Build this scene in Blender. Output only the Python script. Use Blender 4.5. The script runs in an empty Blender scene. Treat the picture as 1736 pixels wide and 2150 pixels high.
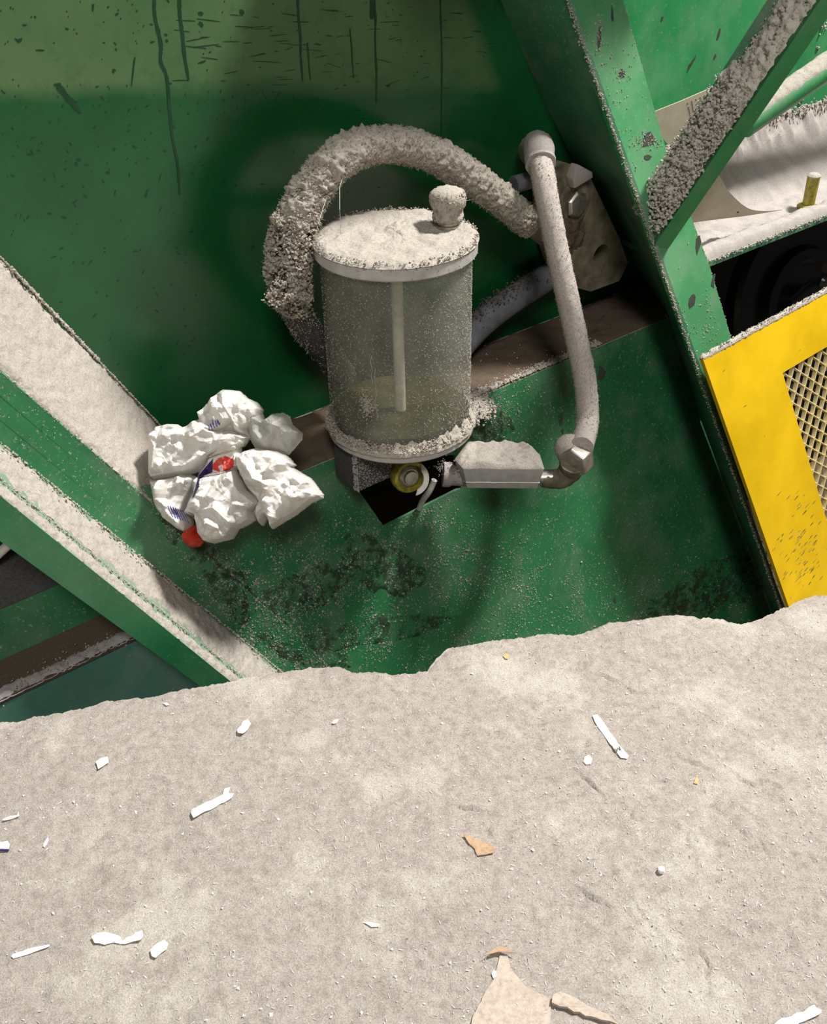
import bpy, bmesh, math, random
import numpy as np
from mathutils import Vector as V, Matrix, noise as NZ
from mathutils.geometry import tessellate_polygon

random.seed(7)
S = bpy.context.scene
COL = S.collection

# ------------------------------------------------------------------ camera
FPX, PITCH, ROLL, CAMH = 2150.0, math.radians(35), math.radians(-1.3), 0.85
C0 = V((0, 0, CAMH))
_R, _U, _F = V((1, 0, 0)), V((0, math.sin(PITCH), math.cos(PITCH))), V((0, math.cos(PITCH), -math.sin(PITCH)))
CR = _R * math.cos(ROLL) + _U * math.sin(ROLL)
CU = _U * math.cos(ROLL) - _R * math.sin(ROLL)
cd = bpy.data.cameras.new('camera')
cam = bpy.data.objects.new('camera', cd)
COL.objects.link(cam)
M = Matrix.Identity(4)
for i in range(3):
    M[i][0], M[i][1], M[i][2], M[i][3] = CR[i], CU[i], -_F[i], C0[i]
cam.matrix_world = M
cd.sensor_fit = 'AUTO'
cd.sensor_width = 36
cd.lens = 36 * FPX / 2150
cd.clip_start = 0.01
S.camera = cam

# ------------------------------------------------------------------ light
S.view_settings.view_transform = 'Standard'
S.view_settings.look = 'None'
S.view_settings.gamma = 1
S.view_settings.use_curve_mapping = False
S.view_settings.exposure = 0.0
wd = bpy.data.worlds.new('world')
S.world = wd
wd.use_nodes = True
wd.node_tree.nodes['Background'].inputs[0].default_value = (0.95, 0.97, 1.0, 1)
wd.node_tree.nodes['Background'].inputs[1].default_value = 0.05


def area(name, loc, target, size, power, color=(1, 1, 1), sy=None):
    l = bpy.data.lights.new(name, 'AREA')
    l.shape = 'RECTANGLE'
    l.size, l.size_y = size, sy or size
    l.energy, l.color = power, color
    o = bpy.data.objects.new(name, l)
    COL.objects.link(o)
    o.location = loc
    o.rotation_euler = (V(target) - V(loc)).to_track_quat('-Z', 'Y').to_euler()
    return o


area('hall_lamp', (3.0, 2.0, 5.4), (0.15, 1.1, 0), 0.8, 820, (1, 0.975, 0.945))
area('hall_lamp', (0.3, -2.9, 4.5), (0, 1.2, 0.2), 1.1, 150, (1, 0.975, 0.95))

# ------------------------------------------------------------------ places
AZ = math.radians(52)                       # the machine's side runs away to the right
u = V((math.sin(AZ), math.cos(AZ), 0))
n = V((math.cos(AZ), -math.sin(AZ), 0))     # out of the machine, toward the slab
W0 = V((0, 1.44, 0))
UP = V((0, 0, 1))


def ray(x, y):
    return _F + CR * ((x - 868) / FPX) + CU * ((1075 - y) / FPX)


def on(x, y, p0, nn):
    d = ray(x, y)
    return C0 + d * ((p0 - C0).dot(nn) / d.dot(nn))


def W(x, y, o=0.0):
    return on(x, y, W0 + n * o, n)


def Z(x, y, z=0.0):
    return on(x, y, V((0, 0, z)), UP)


ZL = 0.108                                  # shelf where the upper panel ends
LW = (Z(1000, 835, ZL) - W0).dot(n)         # width of that shelf
TF = math.radians(76)
nF = n * math.sin(TF) + UP * math.cos(TF)
dF = n * math.cos(TF) - UP * math.sin(TF)   # down the lower panel
F0 = W0 + n * LW + UP * ZL


def F(x, y, o=0.0):
    return on(x, y, F0 + nF * o, nF)


def lerp(a, b, t):
    return a + (b - a) * t


def fbm(p, sc, octs=4):
    return NZ.fractal(p * sc, 0.9, 2.1, octs, noise_basis='PERLIN_ORIGINAL')


def n1(p, sc):
    return NZ.noise(p * sc, noise_basis='PERLIN_ORIGINAL')


# ------------------------------------------------------------------ materials
def nodes_of(name):
    m = bpy.data.materials.new(name)
    m.use_nodes = True
    t = m.node_tree
    return m, t, t.nodes, t.links, t.nodes['Principled BSDF']


def nz(t, scale, detail=4, rough=0.6, vec=None, dim='3D'):
    k = t.nodes.new('ShaderNodeTexNoise')
    k.inputs['Scale'].default_value = scale
    k.inputs['Detail'].default_value = detail
    k.inputs['Roughness'].default_value = rough
    if vec is None:
        g = t.nodes.new('ShaderNodeNewGeometry')
        vec = g.outputs['Position']
    t.links.new(vec, k.inputs['Vector'])
    return k.outputs['Fac']


def ramp(t, fac, stops):
    r = t.nodes.new('ShaderNodeValToRGB')
    e = r.color_ramp.elements
    while len(e) < len(stops):
        e.new(0.5)
    for k, (p, c) in zip(e, stops):
        k.position = p
        k.color = c if len(c) == 4 else (*c, 1)
    t.links.new(fac, r.inputs['Fac'])
    return r.outputs['Color']


def grey(t, fac, a, b):
    return ramp(t, fac, [(a, (0, 0, 0)), (b, (1, 1, 1))])


def mix(t, fac, a, b, mode='MIX'):
    k = t.nodes.new('ShaderNodeMix')
    k.data_type = 'RGBA'
    k.blend_type = mode
    for sock, val in ((k.inputs['Factor'], fac), (k.inputs['A'], a), (k.inputs['B'], b)):
        if hasattr(val, 'links'):
            t.links.new(val, sock)
        elif isinstance(val, tuple):
            sock.default_value = val if len(val) == 4 else (*val, 1)
        else:
            sock.default_value = val
    return k.outputs['Result']


def math_(t, op, a, b=0.0, clamp=True):
    k = t.nodes.new('ShaderNodeMath')
    k.operation = op
    k.use_clamp = clamp
    for sock, val in ((k.inputs[0], a), (k.inputs[1], b)):
        if hasattr(val, 'links'):
            t.links.new(val, sock)
        else:
            sock.default_value = val
    return k.outputs[0]


def bump(t, b, height, strength, dist=0.002):
    k = t.nodes.new('ShaderNodeBump')
    k.inputs['Strength'].default_value = strength
    k.inputs['Distance'].default_value = dist
    t.links.new(height, k.inputs['Height'])
    t.links.new(k.outputs['Normal'], b.inputs['Normal'])


DUST = (0.41, 0.37, 0.32)


def m_dust(name, c=DUST, dark=0.62, bs=0.8, sc=420, bd=0.0016):
    m, t, N, L, b = nodes_of(name)
    a = nz(t, sc, 6, 0.7)
    f = nz(t, 46, 4)
    c1 = ramp(t, a, [(0.28, tuple(k * dark for k in c)), (0.5, c), (0.74, tuple(min(1, k * 1.22) for k in c))])
    c2 = mix(t, math_(t, 'MULTIPLY', grey(t, f, 0.42, 0.7), 0.35), c1, tuple(k * 0.82 for k in c))
    L.new(c2, b.inputs['Base Color'])
    b.inputs['Roughness'].default_value = 1
    b.inputs['Specular IOR Level'].default_value = 0.05
    bump(t, b, a, bs, bd)
    return m


def m_paint(name, base, rough=0.32, dust=0.35, up=0.6, patch=0.0, spec=0.5, fine=260, dcol=DUST, wear=0.0):
    """gloss paint with a film of dust: specks everywhere, more where it faces up"""
    m, t, N, L, b = nodes_of(name)
    tone = nz(t, 7, 5)
    c = mix(t, grey(t, tone, 0.35, 0.68), base, tuple(k * 1.35 + 0.004 for k in base))
    chips = grey(t, nz(t, 90, 5, 0.7), 0.70, 0.74)
    c = mix(t, math_(t, 'MULTIPLY', chips, 0.75 if wear else 0.35), c, (0.035, 0.038, 0.03))
    g = N.new('ShaderNodeNewGeometry')
    sx = N.new('ShaderNodeSeparateXYZ')
    L.new(g.outputs['Normal'], sx.inputs[0])
    upm = math_(t, 'MULTIPLY', math_(t, 'MAXIMUM', sx.outputs['Z'], 0.0), up)
    speck = grey(t, nz(t, fine, 3, 0.7), 0.60, 0.70)
    big = grey(t, nz(t, 11, 6, 0.65), 0.46, 0.66)
    d = math_(t, 'MULTIPLY', speck, dust)
    film = math_(t, 'MULTIPLY', big, patch)
    d = math_(t, 'ADD', d, film)
    d = math_(t, 'ADD', d, upm)
    c = mix(t, d, c, dcol)
    L.new(c, b.inputs['Base Color'])
    rr = math_(t, 'ADD', math_(t, 'MULTIPLY', d, 0.6), rough)
    L.new(rr, b.inputs['Roughness'])
    b.inputs['Specular IOR Level'].default_value = spec
    bump(t, b, nz(t, 60, 5), 0.12, 0.001)
    return m


def m_wall():
    """clean dark gloss paint; a reflected band of light is painted olive across the top"""
    m, t, N, L, b = nodes_of('dark_green_gloss_paint')
    g = N.new('ShaderNodeNewGeometry')
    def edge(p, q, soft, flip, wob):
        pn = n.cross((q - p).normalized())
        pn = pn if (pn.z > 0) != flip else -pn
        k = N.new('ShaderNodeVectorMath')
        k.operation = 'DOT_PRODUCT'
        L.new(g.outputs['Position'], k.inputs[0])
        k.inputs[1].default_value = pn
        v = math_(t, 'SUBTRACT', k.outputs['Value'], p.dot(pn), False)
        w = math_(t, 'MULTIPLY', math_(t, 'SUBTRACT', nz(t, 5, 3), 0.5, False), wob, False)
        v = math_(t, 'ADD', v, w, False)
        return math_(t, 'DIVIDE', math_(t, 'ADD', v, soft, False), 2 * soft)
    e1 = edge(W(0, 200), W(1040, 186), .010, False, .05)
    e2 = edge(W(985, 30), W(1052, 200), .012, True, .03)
    film = math_(t, 'MULTIPLY', e1, e2)  # film masks the reflected light that is painted into the colour
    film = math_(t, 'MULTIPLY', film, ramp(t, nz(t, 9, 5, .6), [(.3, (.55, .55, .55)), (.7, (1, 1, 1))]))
    tone = nz(t, 5, 5)
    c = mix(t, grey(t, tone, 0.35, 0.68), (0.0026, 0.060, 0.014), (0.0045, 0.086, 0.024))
    blot = grey(t, nz(t, 7, 4, .5), .55, .75)
    c = mix(t, math_(t, 'MULTIPLY', blot, .5), c, (0.014, 0.072, 0.018))
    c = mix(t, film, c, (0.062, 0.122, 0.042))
    c = mix(t, math_(t, 'MULTIPLY', grey(t, nz(t, 34, 6, .75), .52, .70), .38), c, (0.010, 0.040, 0.012))
    c = mix(t, math_(t, 'MULTIPLY', grey(t, nz(t, 300, 3, .6), .60, .72), .22), c, (0.07, 0.10, 0.05))
    c = mix(t, math_(t, 'MULTIPLY', grey(t, nz(t, 85, 5, .7), .68, .73), .7), c, (0.006, 0.035, 0.012))
    L.new(c, b.inputs['Base Color'])
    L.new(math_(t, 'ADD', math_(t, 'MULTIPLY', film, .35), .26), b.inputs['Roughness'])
    bump(t, b, nz(t, 60, 5), 0.10, 0.001)
    return m


def m_caked():
    """oily dust in scattered blots, the paint showing between them"""
    m = m_paint('oily_caked_dust', (0.016, 0.034, 0.015), 0.6, 0.4, 0.1, 0.1, 0.3, 230, (0.13, 0.11, 0.085))
    t = m.node_tree
    N, L = t.nodes, t.links
    out = [k for k in N if k.type == 'OUTPUT_MATERIAL'][0]
    tr = N.new('ShaderNodeBsdfTransparent')
    mx = N.new('ShaderNodeMixShader')
    L.new(grey(t, nz(t, 60, 8, .85), .49, .58), mx.inputs[0])
    L.new(tr.outputs[0], mx.inputs[1])
    L.new(N['Principled BSDF'].outputs[0], mx.inputs[2])
    L.new(mx.outputs[0], out.inputs['Surface'])
    return m


def m_plain(name, c, rough=0.6, metal=0.0, spec=0.5, var=0.2, sc=60, bs=0.1):
    m, t, N, L, b = nodes_of(name)
    f = nz(t, sc, 5)
    L.new(mix(t, grey(t, f, 0.3, 0.7), tuple(k * (1 - var) for k in c), tuple(min(1, k * (1 + var)) for k in c)), b.inputs['Base Color'])
    b.inputs['Roughness'].default_value = rough
    b.inputs['Metallic'].default_value = metal
    b.inputs['Specular IOR Level'].default_value = spec
    bump(t, b, f, bs, 0.001)
    return m


def m_slab():
    m, t, N, L, b = nodes_of('dusty_concrete')
    a = nz(t, 620, 5, 0.75)
    mid = nz(t, 95, 6, 0.7)
    big = nz(t, 6.5, 7, 0.66)
    big2 = nz(t, 14, 6, 0.7)
    c = ramp(t, mid, [(0.28, (0.34, 0.297, 0.258)), (0.5, (0.46, 0.41, 0.365)), (0.72, (0.54, 0.485, 0.435))])
    c = mix(t, math_(t, 'MULTIPLY', grey(t, big, 0.52, 0.60), 0.62), c, (0.64, 0.59, 0.515))
    c = mix(t, math_(t, 'MULTIPLY', grey(t, big2, 0.56, 0.72), 0.5), c, (0.285, 0.245, 0.205))
    pit = grey(t, nz(t, 210, 5, .75), .60, .72)
    c = mix(t, math_(t, 'MULTIPLY', pit, .4), c, (0.20, 0.165, 0.135))
    c = mix(t, math_(t, 'MULTIPLY', grey(t, a, 0.36, 0.62), 0.9), mix(t, 1.0, c, (0.70, 0.68, 0.66), 'MULTIPLY'), mix(t, 1.0, c, (1.16, 1.16, 1.17), 'MULTIPLY'))
    L.new(c, b.inputs['Base Color'])
    b.inputs['Roughness'].default_value = 1
    b.inputs['Specular IOR Level'].default_value = 0.1
    h = math_(t, 'ADD', math_(t, 'MULTIPLY', mid, 1.0), math_(t, 'MULTIPLY', a, 0.6), False)
    bump(t, b, h, 1.0, 0.0026)
    return m


def m_clear():
    """dust-hazed clear plastic"""
    m, t, N, L, b = nodes_of('hazed_clear_plastic')
    out = [k for k in N if k.type == 'OUTPUT_MATERIAL'][0]
    b.inputs['Base Color'].default_value = (0.40, 0.395, 0.355, 1)
    b.inputs['Roughness'].default_value = 0.45
    tr = N.new('ShaderNodeBsdfTransparent')
    tr.inputs[0].default_value = (0.93, 0.94, 0.91, 1)
    tl = N.new('ShaderNodeBsdfTranslucent')
    tl.inputs[0].default_value = (0.62, 0.61, 0.55, 1)
    m1 = N.new('ShaderNodeMixShader')
    m1.inputs[0].default_value = 0.35
    L.new(b.outputs[0], m1.inputs[1])
    L.new(tl.outputs[0], m1.inputs[2])
    tx = N.new('ShaderNodeNewGeometry')
    big = nz(t, 22, 5, 0.6)
    haze = math_(t, 'ADD', math_(t, 'MULTIPLY', grey(t, big, 0.3, 0.75), 0.20), 0.09)
    m2 = N.new('ShaderNodeMixShader')
    L.new(haze, m2.inputs[0])
    L.new(tr.outputs[0], m2.inputs[1])
    L.new(m1.outputs[0], m2.inputs[2])
    df = N.new('ShaderNodeBsdfDiffuse')
    df.inputs[0].default_value = (0.56, 0.52, 0.45, 1)
    sp = grey(t, nz(t, 520, 3, 0.6), 0.67, 0.72)
    sp = math_(t, 'MULTIPLY', sp, 0.85)
    m3 = N.new('ShaderNodeMixShader')
    L.new(sp, m3.inputs[0])
    L.new(m2.outputs[0], m3.inputs[1])
    L.new(df.outputs[0], m3.inputs[2])
    L.new(m3.outputs[0], out.inputs['Surface'])
    return m


def m_film(name, c, alpha=0.0, stain=0.35):
    m, t, N, L, b = nodes_of(name)
    f = nz(t, 55, 6, 0.7)
    s = nz(t, 380, 4, 0.7)
    col = mix(t, math_(t, 'MULTIPLY', grey(t, f, 0.48, 0.72), stain), c, (0.55, 0.47, 0.36))
    col = mix(t, math_(t, 'MULTIPLY', grey(t, s, 0.64, 0.72), 0.3), col, (0.38, 0.30, 0.22))
    L.new(col, b.inputs['Base Color'])
    b.inputs['Roughness'].default_value = 0.38
    b.inputs['Specular IOR Level'].default_value = 0.4
    out = [k for k in N if k.type == 'OUTPUT_MATERIAL'][0]
    tl = N.new('ShaderNodeBsdfTranslucent')
    L.new(col, tl.inputs[0])
    mx = N.new('ShaderNodeMixShader')
    mx.inputs[0].default_value = 0.25
    L.new(b.outputs[0], mx.inputs[1])
    L.new(tl.outputs[0], mx.inputs[2])
    last = mx
    if alpha:
        tr = N.new('ShaderNodeBsdfTransparent')
        m2 = N.new('ShaderNodeMixShader')
        m2.inputs[0].default_value = alpha
        L.new(mx.outputs[0], m2.inputs[1])
        L.new(tr.outputs[0], m2.inputs[2])
        last = m2
    L.new(last.outputs[0], out.inputs['Surface'])
    return m


G = (0.004, 0.095, 0.030)
MT = dict(
    slab=m_slab(),
    dust=m_dust('paper_dust'),
    dust_fluff=m_dust('clumped_paper_dust', (0.44, 0.395, 0.335), 0.55, 0.9, 300, 0.0025),
    dust_pale=m_dust('pale_clumped_dust', (0.62, 0.575, 0.51), 0.62, 0.8, 300, 0.0025),
    dust_brown=m_dust('brown_settled_dust', (0.115, 0.085, 0.06), 0.5, 0.6),
    caked=m_caked(),
    dust_dark=m_dust('dark_grey_dust', (0.085, 0.08, 0.075), 0.45, 0.9, 300, 0.002),
    dust_grey=m_dust('grey_settled_dust', (0.36, 0.325, 0.30), 0.75, 0.6),
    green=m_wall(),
    green_lo=m_paint('green_paint_dusted', (0.005, 0.106, 0.032), 0.33, 0.5, 0.12, 0.12, 0.5, 210),
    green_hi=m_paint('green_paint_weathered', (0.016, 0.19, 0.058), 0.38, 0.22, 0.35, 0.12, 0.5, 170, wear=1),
    green_mid=m_paint('green_paint_lightly_dusted', (0.008, 0.125, 0.042), 0.36, 0.2, 0.25, 0.08, 0.5, 200),
    green_edge=m_paint('green_paint_dust_film', (0.034, 0.15, 0.075), 0.45, 0.4, 0.6, 0.22, 0.4, 190),
    teal=m_paint('blue_green_paint', (0.07, 0.19, 0.14), 0.5, 0.2, 0.3, 0.2),
    yellow=m_paint('yellow_paint', (0.60, 0.375, 0.003), 0.36, 0.04, 0.1, 0.04, 0.4, 120, (0.30, 0.24, 0.02)),
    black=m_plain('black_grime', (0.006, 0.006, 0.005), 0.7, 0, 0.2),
    gloss_black=m_plain('oily_black_metal', (0.010, 0.010, 0.010), 0.25, 0.0, 0.6),
    rubber=m_plain('dark_rubber', (0.022, 0.024, 0.03), 0.6),
    bare=m_plain('bare_scraped_steel', (0.035, 0.045, 0.032), 0.6),
    runs=m_plain('dark_oil_run', (0.006, 0.038, 0.014), 0.4, 0, 0.4),
    alu=m_plain('cast_aluminium', (0.40, 0.385, 0.355), 0.6, 0.1, 0.5, 0.15, 80),
    steel=m_plain('zinc_steel', (0.42, 0.39, 0.34), 0.38, 0.8, 0.5, 0.3, 90),
    olive=m_plain('yellow_zinc_plate', (0.30, 0.25, 0.035), 0.4, 0.3, 0.5, 0.5, 140),
    pale=m_plain('dirty_pale_metal', (0.16, 0.14, 0.095), 0.7, 0.1, 0.3, 0.55, 35, 0.3),
    grey_hose=m_dust('dust_coated_grey_hose', (0.42, 0.375, 0.335), 0.72, 0.7, 300),
    blue_grey=m_plain('blue_grey_sheath', (0.12, 0.122, 0.135), 0.6, 0, 0.4, 0.3),
    clear=m_clear(),
    oil=m_plain('yellow_oil_residue', (0.06, 0.055, 0.022), 0.4, 0, 0.5, 0.5, 50),
    tube=m_plain('pale_plastic_tube', (0.70, 0.66, 0.59), 0.4),
    card=m_plain('cream_card', (0.52, 0.46, 0.36), 0.75, 0, 0.2, 0.08),
    ink=m_plain('grey_print', (0.14, 0.12, 0.11), 0.8),
    film=m_film('white_plastic_film', (0.74, 0.72, 0.68)),
    film_thin=m_film('thin_white_plastic_film', (0.62, 0.61, 0.56), 0.3),
    red=m_film('red_printed_film', (0.72, 0.055, 0.03), 0, 0.1),
    blue=m_plain('blue_print', (0.075, 0.07, 0.24), 0.5),
    navy=m_plain('navy_print', (0.02, 0.015, 0.09), 0.5),
    paper=m_plain('white_paper', (0.86, 0.85, 0.85), 0.8, 0, 0.2, 0.05),
    tissue=m_plain('white_tissue', (0.72, 0.70, 0.67), 0.9, 0, 0.1, 0.12, 200),
    wood=m_dust('brown_card_scrap', (0.42, 0.285, 0.185), .65, .5, 220),
    wood_pale=m_dust('dusted_brown_card', (0.45, 0.375, 0.31), .66, .6, 200),
    orange=m_plain('orange_fleck', (0.60, 0.36, 0.16), 0.9),
    silk=m_plain('cobweb_silk', (0.45, 0.55, 0.42), 0.5),
)


# ------------------------------------------------------------------ mesh builder
class MB:
    def __init__(s):
        s.v, s.f, s.m, s.k = [], [], [], 0

    def mat(s, k):
        s.k = k
        return s

    def face(s, *ids):
        s.f.append(ids)
        s.m.append(s.k)

    def add(s, pts):
        b = len(s.v)
        s.v.extend(V(p) for p in pts)
        return b

    def grid(s, rows, closed=False):
        """rows: list of lists of points"""
        k = len(rows[0])
        b = s.add([p for r in rows for p in r])
        for i in range(len(rows) - 1):
            for j in range(k if closed else k - 1):
                a, c = b + i * k + j, b + i * k + (j + 1) % k
                s.face(a, c, c + k, a + k)
        return b

    def cap(s, b, k, flip=False):
        ids = list(range(b, b + k))
        s.face(*(ids[::-1] if flip else ids))

    def prism(s, poly, ext, holes=()):
        """planar polygon (3D points) pushed along ext; holes: further loops"""
        loops = [[V(p) for p in poly]] + [[V(p) for p in h] for h in holes]
        tri = tessellate_polygon(loops)
        allp = [p for l in loops for p in l]
        a = s.add(allp)
        b = s.add([p + ext for p in allp])
        for q in tri:
            s.face(a + q[2], a + q[1], a + q[0])
            s.face(b + q[0], b + q[1], b + q[2])
        o = 0
        for l in loops:
            k = len(l)
            for i in range(k):
                j = (i + 1) % k
                s.face(a + o + i, a + o + j, b + o + j, b + o + i)
            o += k
        return s

    def plate(s, A, B, ext, nseg=1):
        """strip between two polylines, with thickness"""
        k = len(A)
        r1 = [[lerp(A[i], B[i], t / nseg) for t in range(nseg + 1)] for i in range(k)]
        r2 = [[p + ext for p in r] for r in r1]
        a = s.grid(r1)
        b = s.grid(r2)
        w = nseg + 1
        rim = [i * w for i in range(k)] + [(k - 1) * w + j for j in range(1, w)] + [i * w + w - 1 for i in range(k - 2, -1, -1)] + list(range(w - 2, 0, -1))
        for i in range(len(rim)):
            p, q = rim[i], rim[(i + 1) % len(rim)]
            s.face(a + p, a + q, b + q, b + p)
        return s

    def tube(s, path, rad, seg=20, disp=None, cap=True):
        path = [V(p) for p in path]
        k = len(path)
        t0 = (path[1] - path[0]).normalized()
        x = t0.orthogonal().normalized()
        rows = []
        for i in range(k):
            t = (path[min(i + 1, k - 1)] - path[max(i - 1, 0)]).normalized()
            x = (x - t * x.dot(t)).normalized()
            y = t.cross(x)
            r = rad(i / (k - 1)) if callable(rad) else rad
            row = []
            for j in range(seg):
                a = 2 * math.pi * j / seg
                d = x * math.cos(a) + y * math.sin(a)
                p = path[i] + d * r
                if disp:
                    p = p + d * disp(p, d, i / (k - 1))
                row.append(p)
            rows.append(row)
        b = s.grid(rows, True)
        if cap:
            s.cap(b, seg, True)
            s.cap(b + (k - 1) * seg, seg)
        return s

    def lathe(s, prof, c, seg=64, axis=UP, disp=None):
        """prof: (radius, height) list along axis from c"""
        x = axis.orthogonal().normalized()
        y = axis.cross(x)
        rows = []
        for r, h in prof:
            row = []
            for j in range(seg):
                a = 2 * math.pi * j / seg
                d = x * math.cos(a) + y * math.sin(a)
                p = c + axis * h + d * r
                row.append(p + disp(p, d, r, h) if disp else p)
            rows.append(row)
        b = s.grid(rows, True)
        s.cap(b, seg, True)
        s.cap(b + (len(prof) - 1) * seg, seg)
        return s

    def crumb(s, p, r, nn=None):
        """an irregular little grain"""
        ax = [V((random.gauss(0, 1), random.gauss(0, 1), random.gauss(0, 1))).normalized() for _ in range(2)]
        x = ax[0]
        y = (ax[1] - x * ax[1].dot(x)).normalized()
        z = x.cross(y)
        q = [random.uniform(0.45, 1.25) * r for _ in range(6)]
        b = s.add([p + x * q[0], p - x * q[1], p + y * q[2], p - y * q[3], p + z * q[4] * 0.8, p - z * q[5] * 0.8])
        for i, j, k in ((0, 2, 4), (2, 1, 4), (1, 3, 4), (3, 0, 4), (2, 0, 5), (1, 2, 5), (3, 1, 5), (0, 3, 5)):
            s.face(b + i, b + j, b + k)
        return s

    def fibre(s, p, d, ln, r):
        d = d.normalized()
        x = d.orthogonal().normalized()
        y = d.cross(x)
        b = s.add([p + x * r, p - x * r * 0.5 + y * r * 0.87, p - x * r * 0.5 - y * r * 0.87, p + d * ln])
        s.face(b, b + 1, b + 3)
        s.face(b + 1, b + 2, b + 3)
        s.face(b + 2, b, b + 3)
        s.face(b + 2, b + 1, b)
        return s

    def fleck(s, p, t, nn, ln, wd, h=0.0005):
        """thin irregular flake lying on a surface"""
        t = (t - nn * t.dot(nn)).normalized()
        w = nn.cross(t)
        k = 7
        pts = []
        for i in range(k):
            a = 2 * math.pi * i / k
            q = random.uniform(0.55, 1.15)
            pts.append(p + t * math.cos(a) * ln * q + w * math.sin(a) * wd * q - nn * 0.0006)
        return s.prism(pts, nn * (h + 0.0006))

    def build(s, name, mats, parent=None, smooth=True, bev=0.0, angle=40, merge=False):
        if not isinstance(mats, (list, tuple)):
            mats = [mats]
        lo = V((min(p.x for p in s.v), min(p.y for p in s.v), min(p.z for p in s.v)))
        hi = V((max(p.x for p in s.v), max(p.y for p in s.v), max(p.z for p in s.v)))
        org = V(((lo.x + hi.x) / 2, (lo.y + hi.y) / 2, lo.z))
        me = bpy.data.meshes.new(name)
        me.from_pydata([p - org for p in s.v], [], s.f)
        for q in mats:
            me.materials.append(q)
        me.polygons.foreach_set('material_index', s.m)
        bm = bmesh.new()
        bm.from_mesh(me)
        if merge or bev:
            bmesh.ops.remove_doubles(bm, verts=bm.verts, dist=1e-6)
        bmesh.ops.recalc_face_normals(bm, faces=bm.faces)
        if bev:
            ed = [e for e in bm.edges if len(e.link_faces) == 2 and e.calc_face_angle(0) > 0.5]
            bmesh.ops.bevel(bm, geom=ed, offset=bev, segments=2, affect='EDGES', profile=0.6, clamp_overlap=True)
        bm.to_mesh(me)
        bm.free()
        if smooth:
            me.polygons.foreach_set('use_smooth', [True] * len(me.polygons))
            me.set_sharp_from_angle(angle=math.radians(angle))
        o = bpy.data.objects.new(name, me)
        COL.objects.link(o)
        o.location = org
        if parent is not None:
            o.parent = parent
            o.matrix_parent_inverse = Matrix.Translation(-parent_loc(parent))
        return o


_LOC = {}


def parent_loc(o):
    p = V(o.location)
    return p


def thing(name, label, cat, loc, group=None):
    o = bpy.data.objects.new(name, None)
    COL.objects.link(o)
    o.empty_display_size = 0.05
    o.location = loc
    o['label'], o['category'] = label, cat
    if group:
        o['group'] = group
    return o


def tag(o, label, cat, group=None, kind=None):
    if label:
        o['label'] = label
    if cat:
        o['category'] = cat
    if group:
        o['group'] = group
    if kind:
        o['kind'] = kind
    return o


def stuff(o, label=None):
    o['kind'] = 'stuff'
    if label:
        o['label'] = label
    return o


def spline(pts, k=12):
    """Catmull-Rom through points"""
    P = [V(p) for p in pts]
    P = [P[0] * 2 - P[1]] + P + [P[-1] * 2 - P[-2]]
    out = []
    for i in range(1, len(P) - 2):
        for j in range(k):
            t = j / k
            a, b, c, d = P[i - 1], P[i], P[i + 1], P[i + 2]
            out.append(0.5 * ((2 * b) + (c - a) * t + (2 * a - 5 * b + 4 * c - d) * t * t + (3 * b - a - 3 * c + d) * t ** 3))
    out.append(P[-2])
    return out


def dust_sheet(mb, A, B, C, D, up, h, sc=60, res=0.004, rag=0.012, lump=0.5, seed=0, base=0.0012, fine=0.0):
    """layer of dust on the quad A-B-C-D: lumpy, thinning raggedly to its rim"""
    na = max(4, int(max((B - A).length, (C - D).length) / res))
    nb = max(3, int(max((D - A).length, (C - B).length) / res))
    off = V((seed * 3.7, seed * 1.3, seed))
    rows = []
    for i in range(na + 1):
        s_ = i / na
        p, q = lerp(A, B, s_), lerp(D, C, s_)
        wdt = (q - p).length
        row = []
        for j in range(nb + 1):
            t = j / nb
            x = lerp(p, q, t)
            e = min(t * wdt, (1 - t) * wdt, s_ * (B - A).length, (1 - s_) * (B - A).length)
            nn_ = fbm(x + off, 1 / rag, 3)
            k = max(0.0, min(1.0, (e + nn_ * rag * 0.6) / rag))
            hh = h * (0.6 + lump * fbm(x + off, sc, 4)) + fine * abs(n1(x + off, sc * 6))
            y = -base + (hh + base) * k ** 0.6
            row.append(x + up * y)
        rows.append(row)
    mb.grid(rows)
    return mb


def rand_on(A, B, C, D):
    s_, t = random.random(), random.random()
    return lerp(lerp(A, B, s_), lerp(D, C, s_), t)


# ================================================================== SETTING: slab
EDGE_PX = [(-300, 1560), (-150, 1540), (0, 1518), (40, 1517), (68, 1506), (100, 1504), (142, 1494), (180, 1487), (220, 1474), (262, 1470), (300, 1467), (332, 1462), (360, 1453), (391, 1448), (440, 1440), (488, 1431), (540, 1420),
           (597, 1412), (650, 1404), (702, 1401), (722, 1404), (735, 1412), (747, 1414), (785, 1412), (822, 1418), (860, 1415), (897, 1411), (905, 1396), (919, 1382), (935, 1366), (949, 1360), (980, 1357), (1017, 1349),
           (1069, 1342), (1100, 1341), (1132, 1333), (1165, 1332), (1204, 1336), (1240, 1325), (1279, 1309), (1310, 1305), (1339, 1303), (1390, 1294), (1436, 1292), (1460, 1296), (1470, 1302), (1480, 1297), (1504, 1299),
           (1530, 1306), (1549, 1311), (1575, 1308), (1594, 1303), (1623, 1288), (1660, 1272), (1682, 1261), (1712, 1251), (1735, 1251), (1850, 1240), (2100, 1195)]
EDGE = [Z(x, y) for x, y in EDGE_PX]
EX = [p.x for p in EDGE]
EY = [p.y for p in EDGE]
e_dir = (EDGE[-1] - EDGE[0]).normalized()


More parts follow.
